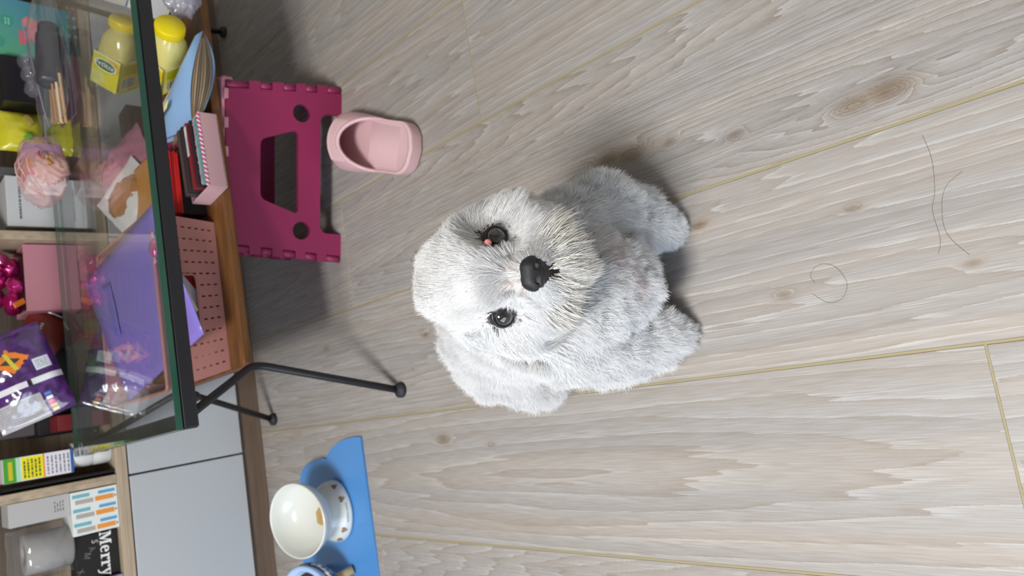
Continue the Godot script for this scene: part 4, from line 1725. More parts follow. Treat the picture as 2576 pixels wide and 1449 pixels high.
func build_shelf_things() -> void:
	build_basket()
	var B := 0.2624
	var s: SurfaceTool
	# lilac file lying askew in the basket
	var fo := thing("plastic_file", "translucent lilac plastic file sticking out of the pink basket", "file", Vector3.ZERO)
	s = SM()
	var A1 := Vector3(0.392, 0.389, -1.245)
	var B1 := Vector3(0.343, 0.394, -1.690)
	var C1 := Vector3(0.070, 0.386, -1.476)
	var D1 := Vector3(0.156, 0.333, -1.218)
	sheet_through(s, [D1, A1, B1, C1], 0.0012, 0.006, 14, 0.0012)
	var lilac := M("8f7fd6", 0.3, {"alpha": 0.82})
	obj("cover", s, lilac, fo)
	s = SM()
	var dn := Vector3(0, -0.0075, 0)
	sheet_through(s, [D1.lerp(B1, 0.10) + dn, A1.lerp(C1, 0.12) + dn, B1.lerp(D1, 0.06) + dn, C1.lerp(A1, 0.10) + dn], 0.0008, 0.006, 12, 0.0014)
	obj("paper", s, M("d5d3ee", 0.7), fo)
	s = SM()
	var up := Vector3(0, 0.0012, 0)
	sheet_through(s, [Vector3(0.20, 0.3835, -1.50), Vector3(0.315, 0.3875, -1.53), Vector3(0.315, 0.3890, -1.61), Vector3(0.21, 0.3865, -1.60)], 0.0006, 0.002, 8)
	obj("label_pocket", s, M("7a78d8", 0.3, {"alpha": 0.9}), fo)
	# red and white packet seen through the handle opening
	var rp := carton("red_packet", "red packet with a white swoosh inside the pink basket behind its handle opening", "packet", Vector3(0.243, B + 0.003, -1.322), Vector3(0.13, 0.078, 0.02), M("b5242a", 0.4), rot(-6, 0, 0))
	s = S()
	prism(s, PackedVector2Array([Vector2(-0.05, 0.045), Vector2(0.0, 0.052), Vector2(0.05, 0.072), Vector2(0.05, 0.063), Vector2(0.01, 0.036), Vector2(-0.05, 0.026)]), 0.0098, 0.0106)
	obj("swoosh", s, M("eceaea", 0.4), rp)
	# a cream stick leaning out through the opening
	s = S()
	var sa := Vector3(0.300, 0.352, -1.292)
	var sb := Vector3(0.205, 0.322, -1.268)
	tube(s, [sa, sb], 0.0032, 8)
	tag(obj("wooden_stick", s, M("d9cdb8", 0.6)), "cream wooden stick poking through the handle opening of the pink basket", "stick")
	# foil sweet
	var sw := thing("foil_sweet", "shiny pink foil wrapped sweet on the lilac file near the red envelopes", "sweet", Vector3(0.318, 0.385, -1.262))
	s = SM()
	lump(s, Vector3(0, 0, 0), Vector3(0.017, 0.0075, 0.010), noise(31, 0.012, 2), 0.25, 16)
	obj("wrapper", s, M("d46aa0", 0.12, {"metal": 0.6}), sw)
	for sg in [-1, 1]:
		s = S()
		for k in 7:
			var a := -0.6 + k * 0.2
			out_poly(s, [Vector3(sg * 0.015, 0, 0), Vector3(sg * (0.015 + 0.013 * cos(a)), 0.002 * (k % 2), 0.013 * sin(a)), Vector3(sg * (0.015 + 0.013 * cos(a + 0.2)), 0.002 * ((k + 1) % 2), 0.013 * sin(a + 0.2))], Vector3(0, -1, 0))
		obj("twisted_end", s, M("e6c4d6", 0.15, {"metal": 0.4}), sw)
	# orange box with a bar code at the back of the basket
	var e := Vector3(0.062, 0.05, 0.085)
	var ob := carton("orange_box", "orange box with a bar code in the left corner of the pink basket", "box", Vector3(0.135, B + 0.024, -1.50), e, M("d68a2a", 0.45), rot(0, 8, 0))
	var im := canvas(64, 84, "d9902c")
	barcode(im, 10, 14, 40, 58, false)
	face(ob, "printed_top", im, 0.060, 0.083, Vector3(0, e.y + 0.0005, 0), rot(-90, 0, 0))
	im = canvas(64, 48, "e8b832")
	patch(im, 0, 30, 64, 18, "c8352c")
	face(ob, "printed_front", im, 0.060, 0.048, front_of(e))
	carton("white_carton", "plain white carton under the orange box in the pink basket", "box", Vector3(0.150, B + 0.003, -1.52), Vector3(0.09, 0.020, 0.12), M("d9d5cf", 0.5))

	# pile of red envelopes on a dark notebook
	e = Vector3(0.128, 0.044, 0.13)
	carton("dark_notebook", "thick dark notebook under the pile of red envelopes", "notebook", Vector3(0.466, B, -1.392), e, M("2c2226", 0.6))
	var which := ["topmost", "second from the top", "third from the top", "fourth from the top", "fifth from the top", "fourth from the bottom", "third from the bottom", "second from the bottom", "lowest"]
	for k in 9:
		s = S()
		var w := 0.122 + rng.randf_range(-0.002, 0.002)
		box(s, Vector3(0, 0.0021, 0), Vector3(w, 0.0038, 0.14), 0.0006)
		var o := obj("red_envelope", s, M(["c81f22", "d02a26", "bd1a20"][k % 3], 0.5))
		put(o, Vector3(0.463 + rng.randf_range(-0.002, 0.002), B + 0.0442 + k * 0.0046, -1.394 + rng.randf_range(-0.003, 0.003)), rot(0, rng.randf_range(-1.2, 1.2), 0))
		tag(o, "red paper envelope, %s in the pile beside the pink box" % which[8 - k], "envelope", "pile of red envelopes")
		s = S()
		box(s, Vector3(0, 0.0043, 0), Vector3(w * 0.94, 0.0005, 0.132))
		obj("gold_lining", s, M("c98a2a", 0.4), o)

	# pink gift box with a twisted cord along its rim, full of booklets
	var pb := thing("gift_box", "pale pink open gift box with pink and white cord along its front rim", "box", Vector3(0.4985, B, -1.2255), deg_to_rad(6.0))
	var pk := M("cfa6aa", 0.6)
	var bw := 0.146
	var bd := 0.086
	var bh := 0.034
	for w in [[Vector3(0, bh * 0.5, -0.0015), Vector3(bw, bh, 0.003)], [Vector3(0, bh * 0.5, -bd), Vector3(bw, bh, 0.003)], [Vector3(-bw * 0.5, bh * 0.5, -bd * 0.5), Vector3(0.003, bh, bd)], [Vector3(bw * 0.5, bh * 0.5, -bd * 0.5), Vector3(0.003, bh, bd)]]:
		s = S()
		box(s, w[0], w[1], 0.0006)
		obj("side", s, pk, pb)
	s = S()
	box(s, Vector3(0, 0.0015, -bd * 0.5), Vector3(bw, 0.003, bd), 0.0004)
	obj("base", s, pk, pb)
	for strand in 2:
		s = SM()
		var path := []
		for k in 121:
			var u := k / 120.0
			var a := u * TAU * 16.0 + PI * strand
			path.append(Vector3(-bw * 0.5 + bw * u, bh + 0.0012 + 0.0016 * sin(a), -0.0015 + 0.0016 * cos(a)))
		tube(s, path, 0.0017, 7)
		obj("cord_strand", s, M("d6437a" if strand else "f0e4e8", 0.6), pb)
	var bt := Transform3D(Basis(Vector3.UP, deg_to_rad(6.0)), Vector3(0.4985, B, -1.2255))
	var bk := [[0.006, 0.037, "7fa8a6", "teal patterned booklet just behind the corded rim of the gift box"], [0.008, 0.040, "2c1c24", "thin dark booklet behind the teal one in the gift box"], [0.012, 0.043, "7a242c", "dark red booklet in the middle of the gift box"], [0.012, 0.045, "33282a", "brown black booklet behind the dark red one in the gift box"], [0.012, 0.046, "4a403e", "grey brown booklet at the back of the gift box"]]
	var zz := -0.007
	for i in bk.size():
		var k: Array = bk[i]
		zz -= k[0] * 0.5
		s = S()
		box(s, Vector3(0, k[1] * 0.5, 0), Vector3(0.132, k[1], k[0] - 0.0012), 0.0008)
		var o := obj("booklet", s, M(k[2], 0.55))
		o.transform = bt * Transform3D(rot(-4, 0, 0), Vector3(0, 0.0040, zz - 0.001))
		tag(o, k[3], "booklet", "booklets in the pink gift box")
		if i == 0:
			s = S()
			for j in 22:
				box(s, Vector3(-0.062 + j * 0.0058, k[1] + 0.0001, rng.randf_range(-0.003, 0.003)), Vector3(0.0032, 0.0006, 0.003))
			obj("pink_pattern", s, M("d98aa4", 0.5), o)
		if i == 2:
			im = canvas(96, 24, "ece8e4")
			print_lines(im, 6, 4, 60, 4, 5, "4a5a8a")
			face(o, "printed_label", im, 0.06, 0.012, Vector3(0.03, k[1] + 0.0004, 0), rot(-90, 0, 0))
		zz -= k[0] * 0.5 + 0.0035

	# light blue zip file bulging with papers, lying over the front of the shelf
	var bf := thing("document_pouch", "light blue plastic document pouch bulging with brown papers at the shelf front", "pouch", Vector3.ZERO)
	var sky_blue := M("8fb2da", 0.25, {"coat": 0.3})
	s = SM()
	var n := 16
	var edge_top := func(u: float) -> Vector3:
		var a := Vector3(0.722, 0.283, -1.206)
		var b := Vector3(0.552, 0.296, -1.268)
		return a.lerp(b, u) + Vector3(0, 0.010 * sin(u * PI), -0.004 * sin(u * PI))
	var edge_low := func(u: float) -> Vector3:
		var a := Vector3(0.722, 0.2825, -1.2055)
		var b := Vector3(0.552, 0.290, -1.266)
		return a.lerp(b, u) + Vector3(0.004, -0.017, 0.030) * sin(u * PI)
	var back := func(u: float) -> Vector3:
		return Vector3(0.708, 0.2880, -1.236).lerp(Vector3(0.565, 0.318, -1.408), u) + Vector3(0, 0.012 * sin(u * PI), 0)
	for i in n:
		for j in n:
			var g := func(a: int, b: int, lowr: bool) -> Vector3:
				var u := float(a) / n
				var v := float(b) / n
				var p: Vector3 = (edge_low if lowr else edge_top).call(u).lerp(back.call(u), v)
				p.y += (-0.010 if lowr else 0.008) * sin(v * PI)
				return p
			q(s, g.call(i + 1, j, false), g.call(i, j, false), g.call(i, j + 1, false), g.call(i + 1, j + 1, false))
			q(s, g.call(i, j, true), g.call(i + 1, j, true), g.call(i + 1, j + 1, true), g.call(i, j + 1, true))
	obj("sleeve", s, sky_blue, bf)
	for k in 7:
		s = SM()
		var path_a := []
		for i in 13:
			var u := 0.07 + 0.86 * i / 12.0
			var f := (k + 1.0) / 8.0
			path_a.append(edge_low.call(u).lerp(edge_top.call(u), f) + Vector3(0, 0, -0.003))
		for i in 12:
			var a: Vector3 = path_a[i]
			var b: Vector3 = path_a[i + 1]
			var dv := Vector3(-0.012, 0.006, -0.022 - 0.07 * (i / 12.0))
			q(s, b, a, a + dv, b + dv)
			q(s, a + Vector3(0, -0.001, 0), b + Vector3(0, -0.001, 0), b + dv + Vector3(0, -0.001, 0), a + dv + Vector3(0, -0.001, 0))
			q(s, a + Vector3(0, -0.001, 0), a, b, b + Vector3(0, -0.001, 0))
		obj("paper", s, M(["8d775e", "6f6252", "a18b6d"][k % 3], 0.8), bf)
	s = SM()
	sheet_through(s, [Vector3(0.600, 0.3285, -1.296), Vector3(0.614, 0.3270, -1.290), Vector3(0.602, 0.3310, -1.335), Vector3(0.588, 0.3320, -1.340)], 0.0008, 0.0, 4)
	obj("yellow_sticker", s, M("e6dfa0", 0.5), bf)

	# two bottles lying with their yellow caps to the right
	var bx1 := Vector3(0.25, 0.20, 0.94).normalized()
	var bb := func(axis: Vector3, spin: float) -> Basis:
		var y := axis.normalized()
		var z := (Vector3(0, 0.75, 0.66) - y * Vector3(0, 0.75, 0.66).dot(y)).normalized()
		return Basis(y.cross(z), y, z).rotated(y, spin)
	juice_bottle("yellow capped juice bottle lying at the front, seen below the table frame", Vector3(0.694, 0.3035, -1.365), bb.call(bx1, 0.25))
	juice_bottle("second yellow capped juice bottle, seen through the glass behind the frame", Vector3(0.738, 0.349, -1.520), bb.call(Vector3(0.58, 0.04, 0.80), 0.2))
	# white carton with blue print leaning behind the bottles
	e = Vector3(0.20, 0.075, 0.055)
	var mc := carton("milk_carton", "white carton with blue print lying under the glass at the picture's edge", "carton", Vector3(0.888, B + 0.022, -1.43), e, M("dfe3e6", 0.4), rot(10, 58, 0))
	im = canvas(200, 76, "dfe5ea")
	patch(im, 0, 0, 200, 9, "2f63b8")
	patch(im, 0, 66, 200, 10, "2f63b8")
	print_lines(im, 20, 18, 120, 5, 8, "6a7fa6")
	for d in [[1.0, 0.0], [-1.0, PI]]:
		face(mc, "printed_side", im, 0.198, 0.074, Vector3(0, e.y * 0.5, d[0] * (e.z * 0.5 + 0.0005)), Basis(Vector3.UP, d[1]))
	im = canvas(200, 56, "e6e9e6")
	patch(im, 0, 0, 12, 56, "2f63b8")
	patch(im, 30, 12, 40, 30, "e0a24a")
	print_lines(im, 84, 10, 96, 5, 8, "6a7fa6")
	face(mc, "printed_top", im, 0.198, 0.054, Vector3(0, e.y + 0.0005, 0), rot(-90, 0, 0))
	s = S()
	box(s, Vector3(0, 0.010, 0), Vector3(0.17, 0.018, 0.11), 0.001)
	put(tag(obj("grey_carton", s, M("6a6460", 0.6)), "flat grey carton under the white carton with blue print", "box"), Vector3(0.888, B + 0.0004, -1.43), rot(0, 58, 0))
	# crumpled clear plastic bag at the shelf front
	s = SM()
	lump(s, Vector3(0, 0, 0), Vector3(0.046, 0.030, 0.036), noise(51, 0.014, 3), 0.38, 30)
	var cb := obj("plastic_bag", s, M("c9c6d4", 0.14, {"alpha": 0.34}))
	put(cb, Vector3(0.815, B + 0.034, -1.252), rot(0, 20, 0))
	tag(cb, "crumpled clear plastic bag on the shelf beside the yellow cap", "bag")
	s = SM()
	lump(s, Vector3(0, 0, 0), Vector3(0.034, 0.022, 0.026), noise(52, 0.02, 3), 0.4, 22)
	obj("inner_folds", s, M("d8d6e0", 0.2, {"alpha": 0.4}), cb)
	# cream box with small print, and a maroon box beside it
	e = Vector3(0.050, 0.040, 0.090)
	var lb := carton("cream_box", "cream box with rows of small print beside the lower juice bottle", "box", Vector3(0.630, B, -1.358), e, M("d8d2c4", 0.5), rot(0, 14, 0))
	im = canvas(64, 104, "d9d5ca")
	print_lines(im, 8, 12, 50, 5, 9, "4a4440", false)
	patch(im, 30, 80, 26, 9, "c8a860")
	patch(im, 44, 92, 14, 8, "a8423a")
	face(lb, "printed_top", im, 0.049, 0.089, Vector3(0, e.y + 0.0005, 0), rot(-90, 0, 0))
	e = Vector3(0.062, 0.034, 0.105)
	var mb := carton("maroon_box", "maroon box with a pen picture beside the light blue pouch", "box", Vector3(0.566, B, -1.385), e, M("8a2a4c", 0.45), rot(0, 14, 0))
	im = canvas(76, 132, "8c2c50")
	patch(im, 8, 80, 20, 10, "d8847a")
	print_lines(im, 34, 66, 34, 6, 6, "b8788e", false)
	patch(im, 12, 96, 6, 30, "e4dcd8")
	face(mb, "printed_top", im, 0.061, 0.104, Vector3(0, e.y + 0.0005, 0), rot(-90, 0, 0))
	# snack bag with a picture of fried food, and a rosy wrapper
	s = SM()
	bag(s, 0.11, 0.13, 0.03, noise(61, 0.02, 2), 0.004, 18, 20)
	var sb2 := obj("snack_bag", s, M("dfe0de", 0.3))
	put(sb2, Vector3(0.478, 0.352, -1.478), rot(-62, 0, 40))
	tag(sb2, "white snack bag with a brown food picture behind the red envelopes", "bag")
	s = SM()
	lump(s, Vector3(0.0, 0.0, 0.0125), Vector3(0.030, 0.044, 0.006), noise(62, 0.03, 3), 0.25, 18)
	obj("food_picture", s, M("a8703a", 0.5), sb2)
	s = SM()
	bag(s, 0.10, 0.15, 0.035, noise(63, 0.02, 2), 0.006, 18, 22)
	var rw := obj("rosy_wrapper", s, M("c07a96", 0.2, {"alpha": 0.72}))
	put(rw, Vector3(0.565, 0.345, -1.52), rot(-70, 20, 10))
	tag(rw, "rosy translucent wrapper under the glass behind the maroon box", "wrapper")
	# odds and ends farther back on the shelf
	e = Vector3(0.11, 0.05, 0.10)
	carton("brown_box", "dark brown box at the back of the wooden shelf", "box", Vector3(0.66, B, -1.575), Vector3(0.10, 0.058, 0.055), M("4a2e2a", 0.6), rot(0, 5, 0))
	carton("khaki_box", "khaki box at the back of the wooden shelf beside the pink basket", "box", Vector3(0.475, B, -1.545), Vector3(0.10, 0.060, 0.075), M("8a8058", 0.6), rot(0, -4, 0))

# ---------------------------------------------------------------- things on the glass
func build_glass_things() -> void:
	var Y := 0.4307
	var s: SurfaceTool
	# organza gift pouch with a striped box inside
	var t := thing("organza_pouch", "sheer pink organza pouch tied with a gold charm on the glass top", "pouch", Vector3(0.552, Y + 0.004, -1.575), deg_to_rad(8))
	s = SM()
	var nz := noise(71, 0.022, 3)
	lump(s, Vector3(0, 0.044, 0), Vector3(0.074, 0.042, 0.056), nz, 0.16, 30)
	obj("sheer_bag", s, M("d2a5a2", 0.35, {"alpha": 0.32}), t)
	s = SM()
	for k in 5:
		var a := -0.9 + k * 0.42
		var path := []
		for j in 8:
			var u := j / 7.0
			path.append(Vector3(-0.060 + 0.115 * u + 0.004 * sin(k * 2.1 + u * 5), 0.040 + 0.046 * sin(u * PI) * cos(a) + 0.004, 0.052 * sin(a) * sin(u * PI) + 0.006))
		tube(s, path, 0.0011, 5)
	obj("gathered_folds", s, M("dcb4ac", 0.4), t)
	s = SM()
	lump(s, Vector3(-0.020, 0.040, 0.054), Vector3(0.030, 0.026, 0.012), noise(72, 0.03, 2), 0.45, 18)
	obj("ruffled_neck", s, M("dfb8b0", 0.4, {"alpha": 0.55}), t)
	s = SM()
	for k in 14:
		var c := Vector3(-0.010 + rng.randf_range(-0.012, 0.012), 0.044 + rng.randf_range(-0.006, 0.010), 0.066 + rng.randf_range(-0.003, 0.004))
		tube(s, [c, c + Vector3(rng.randf_range(-0.008, 0.008), rng.randf_range(-0.008, 0.008), rng.randf_range(0, 0.004))], 0.0011, 6)
	obj("gold_charm", s, M("d1a436", 0.25, {"metal": 0.9}), t)
	s = SM()
	tube(s, [Vector3(0.012, 0.058, 0.058), Vector3(0.003, 0.060, 0.064), Vector3(-0.006, 0.057, 0.068)], 0.0016, 7)
	obj("red_cord", s, M("b5303a", 0.5), t)
	var stripe := thing("striped_box", "small box with purple, orange, pink and white bands inside the pink pouch", "box", Vector3(0.560, Y + 0.010, -1.586), deg_to_rad(8))
	var cols := ["a889b8", "b98aa8", "e09a4e", "e77a93", "f0e8ea"]
	for k in 5:
		s = S()
		box(s, Vector3(0.036 - k * 0.018, 0.034, 0), Vector3(0.018, 0.064, 0.05), 0.0006)
		obj("coloured_band", s, M(cols[k], 0.5), stripe)

	# clear bag holding a dark capped bottle and bamboo sticks, with a lilac blister card
	var cb := thing("clear_bag", "long clear plastic bag with a dark bottle inside, lying on the glass top", "bag", Vector3(0.775, Y + 0.002, -1.525), deg_to_rad(6))
	s = SM()
	bag(s, 0.30, 0.105, 0.052, noise(75, 0.018, 3), 0.006, 30, 16, 0.05, Transform3D(rot(-78, 0, 0), Vector3(0, 0.033, 0)))
	obj("film", s, M("dfe2ea", 0.06, {"alpha": 0.04}), cb)
	var db := thing("dark_bottle", "dark grey bottle with a ribbed cap inside the clear bag", "bottle", Vector3(0.800, Y + 0.031, -1.528))
	db.basis = rot(0, 6, 0) * rot(0, 0, -94)
	s = SM()
	lathe(s, [Vector2(0, -0.085), Vector2(0.020, -0.085), Vector2(0.0225, -0.080), Vector2(0.0225, 0.02), Vector2(0.0215, 0.026), Vector2(0.0, 0.026)], 32)
	obj("body", s, M("2b2930", 0.3), db)
	s = SM()
	lathe(s, [Vector2(0, 0.026), Vector2(0.0185, 0.026), Vector2(0.0185, 0.046), Vector2(0.0170, 0.049), Vector2(0, 0.0495)], 32)
	obj("cap", s, M("26222a", 0.4), db)
	for k in 6:
		s = S()
		var a := Vector3(0.628 + k * 0.003, Y + 0.018 + (k % 3) * 0.006, -1.495 - k * 0.009)
		tube(s, [a, a + Vector3(0.105, 0.004 - 0.001 * k, -0.006)], 0.0028, 7)
		tag(obj("bamboo_stick", s, M(["b9946a", "d8bf98", "a67c54"][k % 3], 0.6)), "%s bamboo stick, %s the camera in the clear bag" % [["tan", "pale", "brown"][k % 3], ["nearest", "second from", "third from", "fourth from", "fifth from", "farthest from"][k]], "stick", "bamboo sticks in the clear bag")
	var bl := thing("blister_pack", "lilac backed clear blister pack standing edge on behind the clear bag", "package", Vector3(0.914, Y, -1.700))
	# the card runs along u and back along v
	var cu := Vector3(-0.232, -0.010, 0.085)
	var cv := Vector3(0.024, -0.0115, -0.050)
	var cn := cu.cross(cv).normalized()
	var c0 := Vector3(0, 0.036, 0)
	s = S()
	box(s, c0 + cu * 0.5 + cv * 0.5, Vector3(cu.length(), 0.0016, cv.length()), 0.0, Basis(cu.normalized(), cn, cu.normalized().cross(cn)))
	obj("backing_card", s, M("a596c4", 0.5), bl)
	for k in 3:
		s = SM()
		lump(s, c0 + cu * (0.36 + 0.16 * k) + cv * 0.45 + Vector3(0, 0.012, 0), Vector3(0.018, 0.015, 0.018), noise(80 + k, 0.01, 1), 0.1, 16)
		obj("blister", s, M("e6e2f2", 0.05, {"alpha": 0.06}), bl)

	# purple snack bag slumped over the back left corner
	var sn := thing("crisp_bag", "shiny purple crisp bag with a white band at the back corner of the glass", "bag", Vector3(0.0777, 0.4831, -1.7154))
	sn.basis = rot(-22, 0, 0) * rot(0, 0, -72)
	var purple := StandardMaterial3D.new()
	var im := canvas(256, 340, "3a1254")
	var nm := noise(91, 0.02, 3)
	for y in 340:
		for x in 256:
			var v := nm.get_noise_2d(x, y)
			if v > 0.1:
				im.set_pixel(x, y, hexc("4a1869"))
	patch(im, 0, 196, 256, 22, "d9dade")
	patch(im, 0, 250, 170, 90, "a9a7aa")
	print_lines(im, 12, 258, 140, 9, 8, "8a888c")
	for k in 5:
		patch(im, 180, 258 + k * 15, 22, 11, ["3f77c8", "d8d0d8", "d8486a", "e89a3a", "e2c83a"][k])
	patch(im, 150, 196, 14, 22, "1c1020")
	patch(im, 190, 130, 50, 44, "cdd3d8")
	print_lines(im, 196, 138, 36, 4, 8, "8a8f96")
	# orange flash with a dark heart
	for y in range(60, 170):
		for x in range(70, 190):
			var dx := absf(x - 128.0) / 58.0
			var dy := absf(y - 112.0) / 44.0
			if dx + dy < 1.0 + nm.get_noise_2d(x * 2, y * 2) * 0.3:
				im.set_pixel(x, y, hexc("e07a1e"))
			if dx * 1.3 + dy * 2.2 < 0.75:
				im.set_pixel(x, y, hexc("2b2a20"))
			if absf(x - 128.0 - (y - 112) * 0.3) < 7 and dy < 0.8:
				im.set_pixel(x, y, hexc("c9c23a"))
	purple.albedo_texture = ImageTexture.create_from_image(im)
	purple.roughness = 0.16
	purple.metallic_specular = 0.7
	purple.clearcoat_enabled = true
	purple.clearcoat = 0.6
	purple.clearcoat_roughness = 0.08
	purple.texture_repeat = false
	s = SurfaceTool.new()
	s.begin(Mesh.PRIMITIVE_TRIANGLES)
	s.set_smooth_group(0)
	var W := 0.140
	var H := 0.190
	var D := 0.056
	var nb := noise(95, 0.022, 3)
	var nx := 30
	var ny := 38
	var pt := func(i: int, j: int, side: float) -> Vector3:
		var u := -1.0 + 2.0 * i / nx
		var v := -1.0 + 2.0 * j / ny
		var fu := pow(maxf(0.0, 1.0 - pow(absf(u), 2.4)), 0.6)
		var sv := clampf((0.93 - absf(v)) / 0.93, 0.0, 1.0)
		var fv := pow(1.0 - pow(1.0 - sv, 2.2), 0.75)
		var wr := nb.get_noise_3d(u * 50, v * 60, side * 30) * 0.007 * (0.3 + fu * fv)
		return Vector3(u * W * 0.5 * (1.0 - 0.04 * absf(v)), v * H * 0.5 + 0.08, side * (D * 0.5 * fu * fv + 0.0005) + wr + 0.032)
	for side in [1.0, -1.0]:
		for i in nx:
			for j in ny:
				var c := [[i, j], [i + 1, j], [i + 1, j + 1], [i, j + 1]]
				var order := [0, 2, 1, 0, 3, 2] if side > 0 else [0, 1, 2, 0, 2, 3]
				for k in order:
					var a: Array = c[k]
					s.set_uv(Vector2(float(a[0]) / nx, 1.0 - float(a[1]) / ny))
					s.add_vertex(pt.call(a[0], a[1], side))
	obj("foil", s, purple, sn)

# ---------------------------------------------------------------- things in the bookcase
func build_cabinet_things() -> void:
	var Y := 0.3435
	var s: SurfaceTool
	var im: Image
	var e: Vector3
	# right bay
	e = Vector3(0.145, 0.028, 0.16)
	carton("flat_dark_box", "flat dark box under the teal printed box in the bookcase", "box", Vector3(0.975, Y, -1.88), e, M("262a2c", 0.6))
	e = Vector3(0.15, 0.132, 0.10)
	var tb := carton("teal_box", "teal green box with pink circles printed on it in the bookcase", "box", Vector3(0.975, Y + 0.0285, -1.855), e, M("5a9c98", 0.4))
	im = canvas(150, 132, "67b39a")
	for y in 132:
		for x in 150:
			var k := clampf((x / 150.0) * 0.9 + (y / 132.0) * 0.25 - 0.1, 0.0, 1.0)
			im.set_pixel(x, y, hexc("5cae86").lerp(hexc("4f8fae"), k))
	patch(im, 0, 110, 150, 22, "2c6a86")
	disc(im, 44, 118, 7, 7, "8ab4bc")
	disc(im, 66, 118, 7, 7, "8ab4bc")
	disc(im, 72, 84, 26, 24, "dc7a86")
	disc(im, 72, 84, 21, 19, "e4939b")
	disc(im, 96, 68, 16, 15, "e08087")
	disc(im, 96, 68, 13, 12, "e58f93")
	patch(im, 38, 46, 36, 12, "d3707e")
	patch(im, 42, 58, 32, 9, "d98390")
	disc(im, 92, 24, 16, 14, "3f9c86")
	print_lines(im, 82, 20, 20, 2, 6, "9fd4c4")
	disc(im, 36, 6, 14, 12, "3f9c86")
	face(tb, "printed_front", im, 0.148, 0.130, front_of(e), Basis())
	carton("black_case", "tall black case in the bookcase between teal box and yellow packet", "case", Vector3(0.843, Y, -1.86), Vector3(0.112, 0.155, 0.14), M("121013", 0.35))
	carton("black_box", "low black box under the yellow packet in the bookcase", "box", Vector3(0.735, Y, -1.87), Vector3(0.098, 0.062, 0.15), M("1d1a1c", 0.5))
	carton("grey_tray", "thin light grey tray between black box and yellow packet", "tray", Vector3(0.735, Y + 0.0625, -1.87), Vector3(0.100, 0.008, 0.15), M("8d8f90", 0.5))
	var yp := thing("yellow_packet", "bright yellow plastic packet with a green mark in the bookcase", "packet", Vector3(0.737, Y + 0.071, -1.845))
	s = SM()
	bag(s, 0.098, 0.088, 0.045, noise(101, 0.02, 3), 0.005, 20, 18, 0.06, Transform3D(Basis(), Vector3(0, 0.046, 0)))
	obj("film", s, M("cfc62e", 0.22, {"coat": 0.4}), yp)
	s = SM()
	lump(s, Vector3(-0.016, 0.036, 0.0225), Vector3(0.010, 0.011, 0.0025), noise(102, 0.03, 2), 0.2, 12)
	obj("green_mark", s, M("6aa838", 0.4), yp)
	s = SM()
	lump(s, Vector3(0.022, 0.034, 0.0215), Vector3(0.014, 0.012, 0.0025), noise(103, 0.03, 2), 0.2, 12)
	obj("tan_picture", s, M("b09a4a", 0.4), yp)
	# books
	carton("grey_book", "dark grey book leaning at the right of the white one", "book", Vector3(0.628, Y, -1.88), Vector3(0.022, 0.165, 0.13), M("57585a", 0.6))
	carton("brown_book", "narrow red brown book between the grey and the white one", "book", Vector3(0.6135, Y, -1.88), Vector3(0.006, 0.162, 0.13), M("4a3430", 0.6))
	e = Vector3(0.115, 0.163, 0.12)
	var wb := carton("white_box", "white box with small print and a fine black drawing in the bookcase", "box", Vector3(0.552, Y, -1.845), e, M("c3c4c4", 0.5))
	im = canvas(115, 163, "c3c5c5")
	print_lines(im, 16, 22, 76, 1, 8, "5a5c60")
	disc(im, 84, 70, 4, 5, "1e1e22")
	for k in 7:
		for d in 26:
			var px := 84 + int(d * (0.2 - k * 0.06))
			var py := 74 + d
			if px > 0 and px < 115 and (d + k) % 3:
				im.set_pixel(px, py, hexc("55575c"))
	for d in 22:
		im.set_pixel(84 - d / 5, 68 - d, hexc("8a8c90"))
		im.set_pixel(84 + d / 5, 68 - d, hexc("8a8c90"))
	face(wb, "printed_front", im, 0.113, 0.161, front_of(e), Basis(Vector3(1, 0, 0), Vector3(0, 1, 0), Vector3(0, 0, 1)), 0.5)

	# middle bay: pink bin with magenta foil sweets
	var pbn := thing("pink_bin", "plain pink card bin full of foil sweets in the bookcase", "bin", Vector3(0.381, Y, -1.85))
	var pk := M("b87c88", 0.6)
	for w in [[Vector3(0, 0.069, 0.055), Vector3(0.150, 0.138, 0.003)], [Vector3(0, 0.069, -0.055), Vector3(0.150, 0.138, 0.003)], [Vector3(-0.0735, 0.069, 0), Vector3(0.003, 0.138, 0.108)], [Vector3(0.0735, 0.069, 0), Vector3(0.003, 0.138, 0.108)]]:
		s = S()
		box(s, w[0], w[1], 0.0005)
		obj("side", s, pk, pbn)
	s = S()
	box(s, Vector3(0, 0.002, 0), Vector3(0.146, 0.004, 0.108))
	obj("base", s, pk, pbn)
	var tones := ["b01a62", "c0307a", "8e1450", "d05a9a"]
	var spots := [[-0.048, 0.158, 0.026], [-0.012, 0.150, 0.030], [0.028, 0.156, 0.022], [0.050, 0.172, 0.004], [0.005, 0.176, -0.004], [-0.035, 0.182, -0.008], [-0.055, 0.150, -0.020], [0.03, 0.148, -0.03]]
	for k in spots.size():
		var p: Array = spots[k]
		var sw := thing("magenta_sweet", "%s foil sweet %s" % [["crimson pink", "bright magenta", "dark magenta", "pale magenta"][k % 4], ["at the left front of the heap in the pink bin", "in the middle of the front row in the pink bin", "at the right front of the heap in the pink bin", "against the right side of the pink bin", "on top of the heap in the pink bin", "high on the left of the heap in the pink bin", "at the left back of the pink bin", "at the back of the pink bin"][k]], "sweet", Vector3(0.381 + p[0], Y + p[1], -1.85 + p[2]), k * 1.3, "magenta foil sweets in the bin")
		s = SM()
		lump(s, Vector3.ZERO, Vector3(0.022, 0.016, 0.017), noise(110 + k, 0.016, 2), 0.2, 18)
		obj("wrapper", s, M(tones[k % 4], 0.14, {"metal": 0.55}), sw)
		s = SM()
